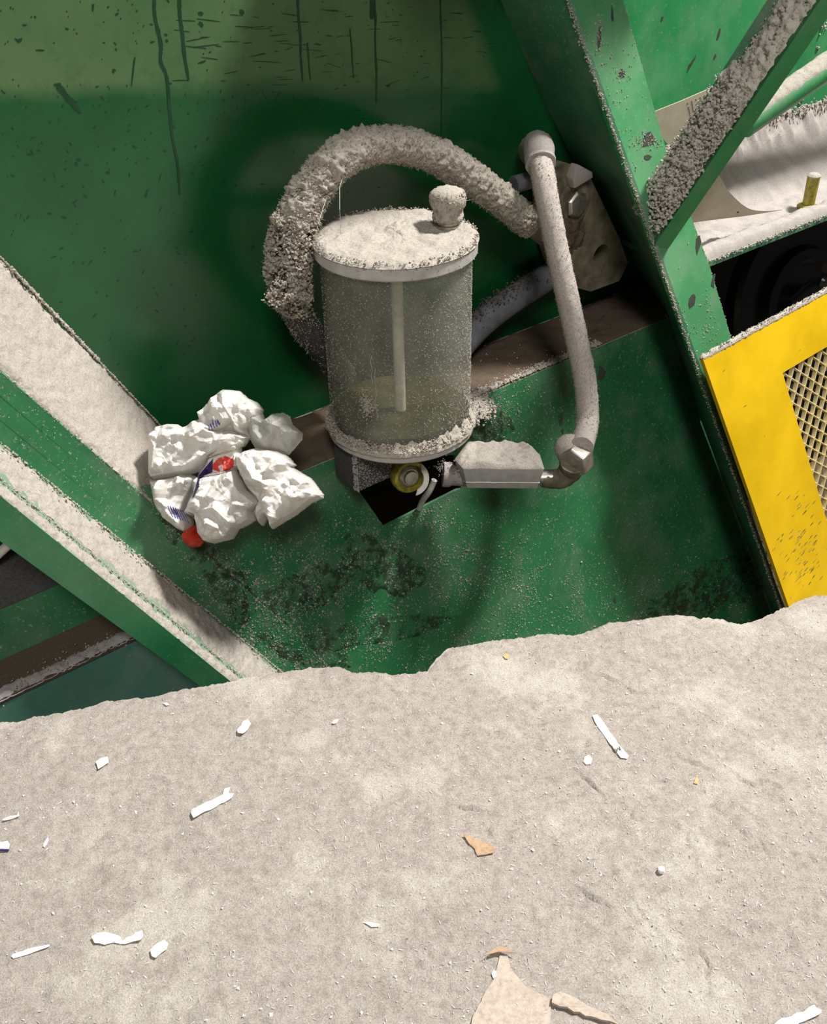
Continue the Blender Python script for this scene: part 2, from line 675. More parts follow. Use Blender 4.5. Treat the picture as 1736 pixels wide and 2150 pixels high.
def edge_y(x):
    if x < EX[0]:
        return EY[0] + (x - EX[0]) * 0.17 + 0.01 * n1(V((x * 14, 3, 0)), 1)
    if x > EX[-1]:
        return EY[-1] + (x - EX[-1]) * 0.17 + 0.01 * n1(V((x * 14, 3, 0)), 1)
    return float(np.interp(x, EX, EY)) + 0.0024 * n1(V((x * 90, 0, 0)), 1) + 0.0018 * n1(V((x * 230, 0, 0)), 1) + 0.0012 * n1(V((x * 420, 5, 0)), 1)


CRK = [[(1225, 1630), (1290, 1690), (1330, 1715), (1400, 1740), (1440, 1765), (1530, 1775), (1600, 1790)],
       [(1430, 1590), (1500, 1620), (1570, 1640), (1650, 1660)],
       [(1560, 1745), (1620, 1795), (1670, 1815), (1736, 1810)],
       [(1240, 1870), (1280, 1905), (1320, 1925)], [(1350, 1915), (1380, 1950)], [(960, 1690), (1000, 1700), (1020, 1735)],
       [(1255, 1415), (1290, 1430), (1330, 1450)], [(1480, 2010), (1500, 2080)]]
CRK = [[Z(x, y) for x, y in c] for c in CRK]


def crack(x, y):
    """a shallow step along broken ripples in the surface"""
    h = 0.0
    w_ = V((x, y, 0))
    x, y = x + .009 * fbm(w_, 28, 3), y + .009 * fbm(w_ + V((5, 2, 0)), 28, 3)
    for c in CRK:
        for a, b in zip(c[:-1], c[1:]):
            dx, dy = b.x - a.x, b.y - a.y
            l2 = dx * dx + dy * dy
            t = ((x - a.x) * dx + (y - a.y) * dy) / l2
            t = max(0, min(1, t))
            qx, qy = x - a.x - dx * t, y - a.y - dy * t
            d = math.hypot(qx, qy)
            if d < 0.02:
                side = 1 if (dx * qy - dy * qx) > 0 else -1
                h += (0.0030 * (1 - d / 0.02) if side > 0 else -0.0022 * max(0, 1 - d / 0.005)) * max(0, .6 + 1.1 * n1(V((x * 40, y * 40, 2)), 1))
                break
    return h


def slab_z(x, y, q=1.0):
    p = V((x, y, 0))
    return q * (0.0034 * fbm(p, 9, 3) + 0.0012 * fbm(p + V((3, 1, 0)), 55, 3)) + q * crack(x, y)


def build_slab():
    mb = MB()
    xs = list(np.arange(-1.7, -0.56, 0.03)) + list(np.arange(-0.56, 0.66, 0.0019)) + list(np.arange(0.66, 1.9, 0.03))
    rows = []
    prof_face = [(-0.0, 0), (0.003, -0.002), (0.002, -0.007), (-0.004, -0.014), (-0.009, -0.028), (-0.010, -0.05), (-0.014, -0.08), (-0.016, -0.14), (-0.018, -0.3), (-0.02, -0.7), (-0.02, -1.3)]
    ts = [0, .0015, .003, .005, .0075] + list(np.arange(0.01, 0.52, 0.0026)) + list(np.arange(0.53, 2.4, 0.06))
    for x in xs:
        ye = edge_y(x)
        row = []
        for dy, dz in reversed(prof_face[1:]):
            p = V((x, ye + dy, dz))
            k = min(1, -dz / 0.02)
            p.y += 0.007 * k * fbm(V((x, 7, dz)), 32, 4)
            row.append(p)
        for t in ts:
            y = ye - t
            fine = -0.56 < x < 0.66 and t < 0.55
            z = slab_z(x, y) if fine else 0.0034 * fbm(V((x, y, 0)), 9, 2)
            row.append(V((x, y, z - 0.0022 * math.exp(-t / 0.004))))
        rows.append(row)
    mb.grid(rows)
    o = mb.build('floor', MT['slab'], angle=80)
    tag(o, 'grey concrete floor slab with a broken edge over the pit', 'floor', kind='structure')


build_slab()
g_ = MB()
g_.plate([V((-3, -0.5, -1.3)), V((4, -0.5, -1.3))], [V((-3, 4.2, -1.3)), V((4, 4.2, -1.3))], V((0, 0, -0.05)))
tag(g_.build('ground', MT['dust_brown']), 'dark dusty bottom of the pit under the machine', 'floor', kind='structure')

# ================================================================== machine panels
def wp(s_, z, o=0.0):
    return W0 + u * s_ + n * o + UP * z


def fp(s_, d, o=0.0):
    return F0 + u * s_ + dF * d + nF * o


_t, _b = W(1262, 0), W(1402, 640)
_sd = (_b - _t) / (_b.z - _t.z)
SPLIT = [_t + _sd * (ZL - .2 - _t.z), _t + _sd * (1.6 - _t.z)]


def panel_up():
    mb = MB()
    mb.prism([wp(-1.7, ZL - 0.2), SPLIT[0], SPLIT[1], wp(-1.7, 1.6)], -n * 0.006)
    mb.mat(1)
    runs = [([(322, -20), (326, 40), (338, 95), (337, 130), (350, 165), (357, 240), (363, 290), (372, 350), (377, 408)], 0.0026),
            ([(375, -20), (380, 50), (386, 100), (395, 168)], 0.0028), ([(622, -20), (628, 60), (634, 170)], 0.0024), ([(645, 90), (651, 168)], 0.0018),
            ([(785, -20), (788, 80), (790, 216)], 0.0022), ([(923, -20), (927, 120), (926, 300)], 0.0019), ([(735, 60), (742, 165)], 0.0012), ([(926, 300), (929, 420)], 0.0012),
            ([(780, -10), (779, 40)], 0.0045), ([(118, 175), (138, 200), (168, 236)], 0.004), ([(283, 120), (276, 180)], 0.0010)]
    for pts, r in runs:
        P = spline([W(x, y) for x, y in pts], 9)
        P = [p + u * .0011 * n1(p, 45) for p in P]
        A, B = [], []
        for i, p in enumerate(P):
            w_ = r * 0.8 * (0.75 + 0.5 * random.random()) * (1 - 0.5 * (i / len(P)) ** 3)
            A.append(p - u * w_ + n * 0.0005)
            B.append(p + u * w_ + n * 0.0005)
        mb.plate(A, B, -n * 0.0012)
    mb.mat(2)
    for _ in range(230):
        x, y = random.uniform(0, 1080), abs(random.gauss(0, 1)) * 260
        if y > 800:
            continue
        a = random.choice([0.1, -0.1, 0.3, 0.9, 1.2])
        ln = random.choice([0.0006, 0.0008, 0.001, 0.0015, 0.003])
        mb.fleck(W(x, y), u * math.cos(a) - UP * math.sin(a), n, ln, random.uniform(0.0005, 0.0013), 0.0003)
    for _ in range(70):
        x, y = random.uniform(380, 1030), random.uniform(20, 190)
        a = random.gauss(.12, .12)
        mb.fleck(W(x, y), u * math.cos(a) - UP * math.sin(a), n, random.uniform(.004, .018), random.uniform(.0003, .0006), 0.0003)
    for _ in range(160):
        x, y = random.uniform(0, 620), random.uniform(190, 800)
        a = random.uniform(0, 3.1)
        mb.fleck(W(x, y), u * math.cos(a) - UP * math.sin(a), n, random.uniform(.0008, .004), random.uniform(.0006, .0012), 0.0003)
    for x, y, ln, wd, a in [(240, 147, .004, .003, .2), (85, 105, .008, .002, .15), (40, 85, .006, .004, -.5), (420, 28, .008, .006, .2), (422, 50, .006, .006, 1.4), (507, 25, .006, .005, .6), (336, 372, .002, .010, .5), (308, 405, .003, .011, .5),
                            (165, 335, .005, .003, .3), (225, 362, .003, .004, 1), (272, 367, .002, .005, .3), (160, 343, .004, .004, 1), (410, 308, .004, .003, 0), (240, 313, .004, .003, 0), (425, 130, .010, .002, -.1), (520, 90, .014, .001, .05),
                            (690, 75, .010, .002, .2), (600, 92, .02, .0008, .15), (655, 105, .025, .0008, .2), (372, 520, .004, .002, .9), (195, 15, .003, .009, .4), (530, 520, .003, .009, .5), (350, 85, .003, .003, 0), (815, 180, .006, .004, .2), (140, 60, .004, .002, .4)]:
        mb.fleck(W(x, y), u * math.cos(a) - UP * math.sin(a), n, ln * .62, wd * .55, 0.0003)
    mb.mat(0)
    mb.plate([wp(-.12, .82), wp(.44, .82)], [wp(-.12, .82, .20), wp(.44, .82, .20)], UP * .008)  # unseen overhang above the view, added to shade the hose arch and panel
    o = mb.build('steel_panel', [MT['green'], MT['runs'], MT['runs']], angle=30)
    tag(o, 'large dark green steel panel with drip runs behind the clear reservoir', 'panel')


panel_up()

# shelf between the two panels
def shelf():
    t = thing('ledge', 'dark narrow ledge caked in brown dust behind the grey hose', 'ledge', wp(0.2, ZL))
    mb = MB()
    mb.plate([wp(-0.34, ZL - 0.001), wp(0.60, ZL - 0.001)], [wp(-0.34, ZL - 0.001, LW), wp(0.60, ZL - 0.001, LW)], UP * -0.006)
    mb.build('plate', MT['green_edge'], t)
    mb = MB()
    dust_sheet(mb, wp(-0.34, ZL, 0.002), wp(0.60, ZL, 0.002), wp(0.60, ZL, LW - 0.001), wp(-0.34, ZL, LW - 0.001), UP, 0.004, 40, 0.005, 0.008, 0.6, 3)
    mb.build('dust_layer', MT['dust_brown'], t)
    mb = MB()
    for _ in range(1500):
        s_ = random.uniform(-0.08, 0.30)
        mb.crumb(wp(s_, ZL + 0.003, LW - abs(random.gauss(0, 0.008))), random.uniform(0.001, 0.003))
    for _ in range(500):
        mb.crumb(Z(1000 + random.gauss(5, 16), 850 + random.gauss(0, 14), ZL), random.uniform(0.0015, 0.004))
    stuff(mb.build('dust_crumbs', MT['dust'], t, smooth=False), 'pale dust along the front lip')


shelf()

HOLE = [F(735, 1004), F(806, 1106), F(968, 1024), F(955, 955), F(800, 960)]


def panel_low():
    t = thing('lower_panel', 'green sloping steel panel speckled with dust, with a black cutout below the reservoir', 'panel', F(900, 1250))
    mb = MB()
    rt_ = (F(1400, 640) - F0).dot(u)
    poly = [F(230, 1026), fp(-0.30, 0.002), fp(rt_, 0.002), F(1400, 660), F(1780, 1600), F(690, 1560)]
    mb.prism(poly, -nF * 0.006, [HOLE])
    mb.mat(1)
    # seams
    for a, b, w_ in [((430, 1158), (602, 1312), .0014), ((600, 1316), (700, 1405), .0012)]:
        A, B = F(*a), F(*b)
        sd = (B - A).normalized().cross(nF)
        k = 24
        mb.plate([lerp(A, B, i / k) + sd * w_ * random.uniform(.5, 1.3) + nF * .0006 for i in range(k + 1)], [lerp(A, B, i / k) - sd * w_ * random.uniform(.5, 1.3) + nF * .0006 for i in range(k + 1)], -nF * .001)
    for x, y, ln, wd, a in [(1178, 880, .006, .014, .2), (1262, 785, .012, .017, 0), (1180, 905, .004, .006, .2), (1290, 1260, .004, .010, -.2), (1262, 670, .016, .0015, -.4)]:
        mb.fleck(F(x, y), u * math.cos(a) - UP * math.sin(a), nF, ln, wd, 0.0004)
    mb.build('plate', [MT['green_lo'], MT['bare']], t, angle=30)
    # patches of dark caked dust
    mb = MB()
    for cx, cy, rx, ry, rot in [(800, 1190, 90, 55, .5), (620, 1250, 130, 50, -.4), (480, 1230, 70, 40, .8), (760, 1330, 200, 30, -.15), (440, 1175, 55, 30, .7), (1520, 1230, 110, 60, -.4), (1450, 1260, 90, 30, -.2), (540, 1330, 60, 30, .7),
                                (330, 1120, 45, 50, .9), (1600, 1180, 22, 110, -.35), (1020, 900, 60, 50, .2), (660, 1380, 80, 25, .2)]:
        R1, k1 = 9, 40
        rows = []
        for i in range(R1 + 1):
            row = []
            for j in range(k1):
                a = 2 * math.pi * j / k1
                rr = i / R1 * (1 + 0.45 * n1(V((cx + math.cos(a) * 2, cy + math.sin(a) * 2, 0)), 1.3) + 0.2 * n1(V((cx + math.cos(a) * 6, math.sin(a) * 6, 0)), 1.1))
                x, y = rx * rr * math.cos(a), ry * rr * math.sin(a)
                p = F(cx + x * math.cos(rot) - y * math.sin(rot), cy + x * math.sin(rot) + y * math.cos(rot))
                hgt = 0.0012 * (1 - (i / R1) ** 2) + 0.0016 * fbm(p, 130, 3) + (0.0008 if i < R1 else -.001)
                row.append(p + nF * hgt)
            rows.append(row)
        mb.grid(rows, True)
    stuff(mb.build('caked_dust', MT['caked'], t), 'dark oily patches of caked dust')
    # loose specks
    mb = MB()
    spots = [(800, 1180, 130, 70, 700), (620, 1250, 150, 90, 900), (1010, 890, 60, 60, 500), (1080, 860, 110, 60, 350), (930, 1150, 160, 70, 700), (1250, 1260, 230, 50, 500), (780, 1350, 260, 40, 900), (470, 1230, 90, 60, 500), (560, 1350, 90, 50, 400),
             (900, 1060, 60, 60, 260), (1050, 1230, 200, 60, 500), (1500, 1230, 120, 50, 280), (360, 1120, 60, 60, 500), (1600, 1180, 40, 120, 120), (620, 1180, 60, 90, 300)]
    for cx, cy, rx, ry, k in spots:
        for _ in range(int(k * 2.6)):
            sx_, sy_ = random.gauss(cx, rx * .75), random.gauss(cy, ry * .75)
            if 728 < sx_ < 975 and 940 < sy_ < 1110 and sy_ < 1004 + (sx_ - 728) * 1.35 and sy_ < 1112 - (sx_ - 800) * .5:
                continue
            p = F(sx_, sy_)
            if fbm(p, 30, 3) < random.uniform(-.5, .2):
                continue
            s_ = (p - F0).dot(u)
            q = random.choice([(0.0004, 0.0009), (0.0004, 0.0009), (0.0005, 0.0011), (0.0006, 0.0013), (0.0006, 0.0014), (0.001, 0.0022)])
            if random.random() < 0.25:
                d = V((random.gauss(0, 1), random.gauss(0, 1), random.gauss(0, 1)))
                d = d - nF * d.dot(nF)
                mb.fibre(p + nF * .0006, d + nF * .1, random.uniform(.002, .005), .0004)
            else:
                mb.crumb(p + nF * 0.0005, random.uniform(*q))
    stuff(mb.build('dust_specks', MT['dust'], t, smooth=False), 'pale paper dust specks stuck to the paint')


panel_low()


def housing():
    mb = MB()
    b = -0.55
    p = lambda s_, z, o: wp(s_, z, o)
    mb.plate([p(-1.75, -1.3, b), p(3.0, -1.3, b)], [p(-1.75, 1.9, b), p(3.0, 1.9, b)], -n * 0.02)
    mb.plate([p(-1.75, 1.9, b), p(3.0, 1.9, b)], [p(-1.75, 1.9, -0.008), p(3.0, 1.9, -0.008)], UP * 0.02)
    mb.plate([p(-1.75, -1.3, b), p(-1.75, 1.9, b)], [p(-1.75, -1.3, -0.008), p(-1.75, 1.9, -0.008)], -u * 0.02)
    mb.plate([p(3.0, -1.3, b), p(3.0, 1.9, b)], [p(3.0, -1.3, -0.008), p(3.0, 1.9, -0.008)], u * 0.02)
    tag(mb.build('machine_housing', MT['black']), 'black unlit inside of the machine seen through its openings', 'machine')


housing()

# ================================================================== left channel beam
a1, b1 = W(-160, 375, .004), W(420, 985, .004)
a2, b2 = W(-160, 640, .085), W(440, 1163, .13)
a3, b3 = W(-160, 800, .09), W(640, 1452, .20)
a4, b4 = W(-160, 912, .15), W(560, 1492, .255)
a5, b5 = W(-160, 1020, .15), W(560, 1542, .255)


a1, a2, a3, a4, a5 = [a_ + (a_ - b_) * .6 for a_, b_ in ((a1, b1), (a2, b2), (a3, b3), (a4, b4), (a5, b5))]


def seg(a, b, k=40):
    return [lerp(a, b, i / k) for i in range(k + 1)]


def left_beam():
    t = thing('channel_beam', 'green stepped steel beam sloping down the left side, its two ledges thick with dust', 'beam', lerp(a4, b4, .5))
    d = (b4 - a4).normalized()
    nn1 = (a2 - a1).cross(b1 - a1).normalized()
    nn1 = nn1 if nn1.z > 0 else -nn1
    mb = MB()
    mb.plate(seg(a1, b1), seg(a2, b2), -nn1 * 0.006, 4)
    mb.build('upper_flange', MT['green_hi'], t)
    mb = MB()
    bs = F(720, 1425, .004)
    r_top = [a2, lerp(a2, b2, .6875), b2, F(520, 1240, .004), F(602, 1314, .004), bs]
    r_bot = [a3, lerp(a3, b3, .656), lerp(a3, b3, .844), lerp(a3, b3, .906), lerp(a3, b3, .969), b3]
    mb.plate(r_top, r_bot, -n * 0.006, 3)
    mb.build('web', MT['green_lo'], t)
    nn2 = (a4 - a3).cross(b3 - a3).normalized()
    nn2 = nn2 if nn2.z > 0 else -nn2
    mb = MB()
    mb.plate(seg(a3, b3), seg(a4, b4), -nn2 * 0.006, 4)
    mb.build('lower_flange', MT['green_edge'], t)
    mb = MB()
    mb.plate(seg(a4, b4), seg(a5, b5), -n * 0.006, 2)
    mb.build('outer_lip', MT['green_mid'], t)
    # dust
    mb = MB()
    dust_sheet(mb, a1, b1, b2, a2, nn1, 0.005, 70, 0.002, 0.010, .3, 1, fine=.0012)
    mb.build('dust_layer', MT['dust'], t, angle=80)
    mb = MB()
    g3, h3 = lerp(a3, a4, .04), lerp(b3, b4, .0)
    dust_sheet(mb, lerp(a3, b3, .0), lerp(a3, b3, 1), lerp(b3, b4, .72), lerp(a3, a4, .55), nn2, 0.0026, 80, 0.002, 0.012, .6, 2, fine=.001)
    dust_sheet(mb, lerp(a3, a4, .66), lerp(b3, b4, .8), lerp(b4, b3, .0), lerp(a4, a3, .02), nn2, 0.003, 80, 0.002, 0.007, .7, 5, fine=.001)
    mb.build('dust_layer', MT['dust'], t, angle=80)
    mb = MB()
    for k in range(5000):
        s_ = random.random()
        e = random.choice([0, 0, 1, 2, 3])
        if e == 0:
            p = lerp(a1, b1, s_) + n * abs(random.gauss(0, .004))
        elif e == 1:
            p = lerp(a2, b2, s_) - n * abs(random.gauss(0, .006))
        elif e == 2:
            p = lerp(a3, b3, s_) + n * abs(random.gauss(0, .006))
        else:
            p = lerp(lerp(a3, a4, .62), lerp(b3, b4, .76), s_) + n * random.gauss(0, .003)
        mb.crumb(p + UP * .003, random.uniform(.0007, .0022) * (1.7 if e == 0 and .53 < s_ < .72 else 1))
    for _ in range(1500):
        q = 1 - random.random() ** 1.5 * .7
        k = random.random() ** 1.6
        i = min(len(r_top) - 2, int(q * (len(r_top) - 1)))
        f_ = q * (len(r_top) - 1) - i
        mb.crumb(lerp(lerp(r_top[i], r_top[i + 1], f_), lerp(r_bot[i], r_bot[i + 1], f_), k) + n * .001, random.choice([.0005, .0008, .0012]))
    for _ in range(500):
        p = lerp(lerp(a2, b2, random.random()), lerp(a3, b3, random.random()), random.random() ** 2 * .8)
        mb.crumb(p, random.uniform(.0005, .001))
    stuff(mb.build('dust_crumbs', MT['dust'], t, smooth=False))


left_beam()


# lower-left frame pieces under the beam
def sill():
    o1 = .10
    t = thing('floor_sill', 'low green sill with a dusty lip below the left beam, beside the slab', 'sill', W(150, 1440, o1))
    q = lambda x, y, o: W(x, y, o)
    lipA, lipB = q(-160, 1503, .15), q(330, 1350, .15)
    s0, s1 = (lipA - W0).dot(u) - .45, (lipB - W0).dot(u) + .1
    zl = (lipA.z + lipB.z) / 2
    mb = MB()
    mb.plate([wp(s0, zl, .15), wp(s1, zl, .15)], [wp(s0, zl - .5, .155), wp(s1, zl - .5, .155)], -n * .006)
    mb.build('front_plate', MT['teal'], t)
    mb = MB()
    mb.plate([wp(s0, zl + .001, .085), wp(s1, zl + .001, .085)], [wp(s0, zl + .001, .152), wp(s1, zl + .001, .152)], UP * -.006)
    mb.build('top_plate', MT['dust_brown'], t)
    mb = MB()
    dust_sheet(mb, wp(s0, zl, .126), wp(s1 - .08, zl, .132), wp(s1 - .08, zl, .153), wp(s0, zl, .153), UP, .005, 60, .003, .006, .7, 9, fine=.001)
    mb.build('dust_layer', MT['dust_grey'], t)
    mb = MB()
    mb.plate([wp(s0, zl, .085), wp(s1, zl, .085)], [wp(s0, zl + .055, .06), wp(s1, zl + .055, .06)], -n * .006)
    mb.build('rear_plate', MT['green_lo'], t)
    mb = MB()
    A_, B_, D_, C_ = wp(s0, zl + .0555, .061), wp(s1, zl + .0555, .061), wp(s0, zl + .095, .0), wp(s1, zl + .095, .0)
    nu = (B_ - A_).cross(D_ - A_).normalized()
    nu = nu if nu.z > 0 else -nu
    mb.plate([A_, B_], [D_, C_], -nu * .006)
    dust_sheet(mb, A_, B_, C_, D_, nu, .003, 60, .004, .01, .6, 12)
    mb.build('sloped_plate', MT['dust_dark'], t)
    mb = MB()
    for _ in range(700):
        mb.crumb(wp(random.uniform(s0, s1), zl + .004, random.gauss(.14, .008)), random.uniform(.0006, .002))
    stuff(mb.build('dust_crumbs', MT['dust_grey'], t, smooth=False))


sill()
mb = MB()
mb.tube([W(-70, 1225, .02), W(24, 1138, .03)], .006, 10)
tag(mb.build('strap', MT['tube']), 'pale strap end poking out under the left beam at the picture edge', 'strap')

# ================================================================== right angle post
PA = W(1190, 0, .105)
PB = F(1640, 1280, .13)
dp = (PB - PA)
PA2 = PA - dp * .12
PB2 = PB + dp * .12
dpn = dp.normalized()
nP = u.cross(dpn).normalized()
if nP.dot(n) < 0:
    nP = -nP


def PP(x, y, o=0.0):
    return on(x, y, PA + nP * o, nP)


def post():
    t = thing('angle_post', 'green angle iron post leaning down past the hose, dust along its front edge', 'post', PB)
    mb = MB()
    roots = [(-60, 960), (0, 1046), (215, 1140), (345, 1205), (385, 1262), (545, 1330), (640, 1376)]
    rt = [W(x, y, -.004) for y, x in roots] + [F(1470, 880, .002), F(1545, 1080, .002), F(1612, 1262, .002), F(1690, 1470, .002)]
    def front(p):
        return PA + dpn * max(-.2, (p - PA).dot(dpn))
    fr = []
    ys = [-60, 0, 215, 345, 385, 545, 640, 880, 1080, 1262, 1470]
    for y in ys:
        x = 1190 + (y / 1280) * 450
        # nearest point on the front edge line to this sight line
        d = ray(x, y).normalized()
        w0_ = PA - C0
        bq, dq, eq = dpn.dot(d), dpn.dot(w0_), d.dot(w0_)
        s_ = (bq * eq - dq) / (1 - bq * bq)
        fr.append(PA + dpn * s_)
    ext = lambda L: [L[0] - dpn * .45] + L
    rt, fr = ext(rt), ext(fr)
    sd = (fr[4] - rt[4]).cross(dpn).normalized()
    if sd.dot(u) < 0:
        sd = -sd
    mb.plate(rt, fr, sd * .007, 4)
    mb.build('web', MT['green_edge'], t)
    mb = MB()
    fl = [PP(1285, -60), PP(1308, 0), PP(1400, 320), PP(1490, 560), PP(1535, 710), PP(1600, 900)]
    fe = []
    for p in fl:
        s_ = (p - PA).dot(dpn) - (p - PA).dot(u) * u.dot(dpn)
        fe.append(p)
    base = [PP(1169, -60), PP(1190, 0), PP(1302, 320), PP(1387, 560), PP(1440, 710), PP(1507, 900)]
    mb.plate(ext(base), ext(fe), -nP * .007, 3)
    mb.mat(1)
    for x, y, ln, wd, a in [(1360, 293, .014, .011, -.2), (1358, 330, .010, .006, .1), (1452, 628, .016, .010, -.8), (1305, 152, .006, .007, 0), (1258, 78, .004, .016, .2), (1465, 510, .007, .018, .2), (1285, 30, .003, .010, .1), (1497, 590, .005, .014, .3)]:
        mb.fleck(PP(x, y), u * math.cos(a) - UP * math.sin(a), nP, ln, wd, .0006)
    mb.build('front_flange', [MT['green_hi'], MT['bare']], t, angle=30)
    mb = MB()
    for k in range(2600):
        s_ = random.uniform(-.1, dp.length * 1.05)
        mb.crumb(PA + dpn * s_ + nP * random.uniform(-.002, .003) + u * random.gauss(0, .0015), random.uniform(.0007, .0022))
    for k in range(900):
        i = random.randrange(len(fl) - 1)
        mb.crumb(lerp(fl[i], fl[i + 1], random.random()) + u * random.gauss(0, .001) - nP * random.random() * .006, random.uniform(.0007, .002))
    for cx, cy, sx, sy, k in [(1258, 78, 5, 18, 60), (1300, 155, 10, 8, 40), (1360, 295, 16, 8, 120), (1495, 600, 10, 30, 160), (1480, 690, 25, 25, 90), (1330, 400, 60, 100, 90), (1280, 150, 40, 120, 140)]:
        for _ in range(k):
            px_, py_ = random.gauss(cx, sx), random.gauss(cy, sy)
            if px_ > 1198 + py_ * .3516 and px_ < 1302 + py_ * .30:
                mb.crumb(PP(px_, py_, .0005), random.uniform(.0006, .0018))
    stuff(mb.build('dust_crumbs', MT['dust'], t, smooth=False))


post()

# ================================================================== diagonal brace
def brace():
    A = PP(1376, 512, .004)
    oA = (A - W0).dot(n)
    B = W(1722, 0, oA + .16)
    d = (B - A).normalized()
    B = B + d * .45
    t = thing('diagonal_brace', 'green diagonal angle brace rising to the upper right, heaped with clumped dust', 'brace', A)
    # ridge runs A..B; broad dusty leg behind it, narrow green leg below
    back = W(1340, 424, oA - .045) - A
    back = back - d * back.dot(d)
    low = W(1388, 530, oA - .004) - A
    low = low - d * low.dot(d)
    low = low.normalized() * .034
    A_ = A - d * .01
    nt = back.cross(d).normalized()
    nt = nt if nt.z > 0 else -nt
    mb = MB()
    mb.plate(seg(A_, B, 8), [p + back for p in seg(A + d * .045, B, 8)], -nt * .006, 2)
    mb.build('upper_leg', MT['green_edge'], t)
    mb = MB()
    mb.plate(seg(A_, B, 8), [p + low for p in seg(A_, B, 8)], back.normalized() * .006, 2)
    mb.build('lower_leg', MT['green_hi'], t)
    L_ = (B - A).length
    mb = MB()
    def lump(A0, B0, k0, k1, h, res, seed):
        dust_sheet(mb, A0 + back * k0, B0 + back * k0, B0 + back * k1, A0 + back * k1, nt, h, 90, res, .016, .9, seed, fine=h * 1.1)
    lump(A + d * .046, A + d * L_ * .32, .06, .94, .011, .0022, 21)
    lump(A + d * L_ * .22, A + d * L_ * .46, .05, .75, .008, .0024, 22)
    lump(A + d * L_ * .42, B, .25, .8, .003, .004, 23)
    mb.build('dust_heap', MT['dust_pale'], t, angle=80)
    mb = MB()
    for _ in range(2600):
        s_ = abs(random.gauss(0, .22))
        if s_ > 1 or s_ < .02:
            continue
        k = random.random()
        r = random.uniform(.0012, .0042) if s_ < .27 else random.uniform(.0008, .0022)
        mb.crumb(A + d * L_ * s_ + back * (k if s_ < .3 else .1 + k * .7) + nt * (random.uniform(.004, .013) if s_ < .3 else .003), r)
    stuff(mb.build('dust_crumbs', MT['dust_pale'], t, smooth=False), 'coarse pale grey dust clumps')


brace()

# round rail behind the brace
mb = MB()
rA, rB = W(1560, 262, .07), W(1790, 103, .10)
rB = rB + (rB - rA) * .9
tr_ = thing('round_rail', 'thin round green rail with dust on top, behind the diagonal brace', 'rail', rA)
mb.tube([lerp(rA, rB, i / 20) for i in range(21)], .023, 24)
mb.build('bar', MT['green_hi'], tr_)
mb = MB()
rd = (rB - rA).normalized()
rs = rd.cross(UP).normalized()
rows = []
for i in range(121):
    row = []
    for j in range(13):
        a = math.radians(-62 + 124 * j / 12)
        p = lerp(rA, rB, i / 120)
        dd = rs * math.sin(a) + rd.cross(rs).normalized() * -math.cos(a) if False else rs * math.sin(a) + UP * math.cos(a)
        p = p + dd * (.0222 + .004 * (1 - abs(j - 6) / 6) ** .5 + .002 * fbm(p + dd * .02, 120, 3))
        row.append(p)
    rows.append(row)
mb.grid(rows)
mb.build('dust_layer', MT['dust'], tr_, angle=80)

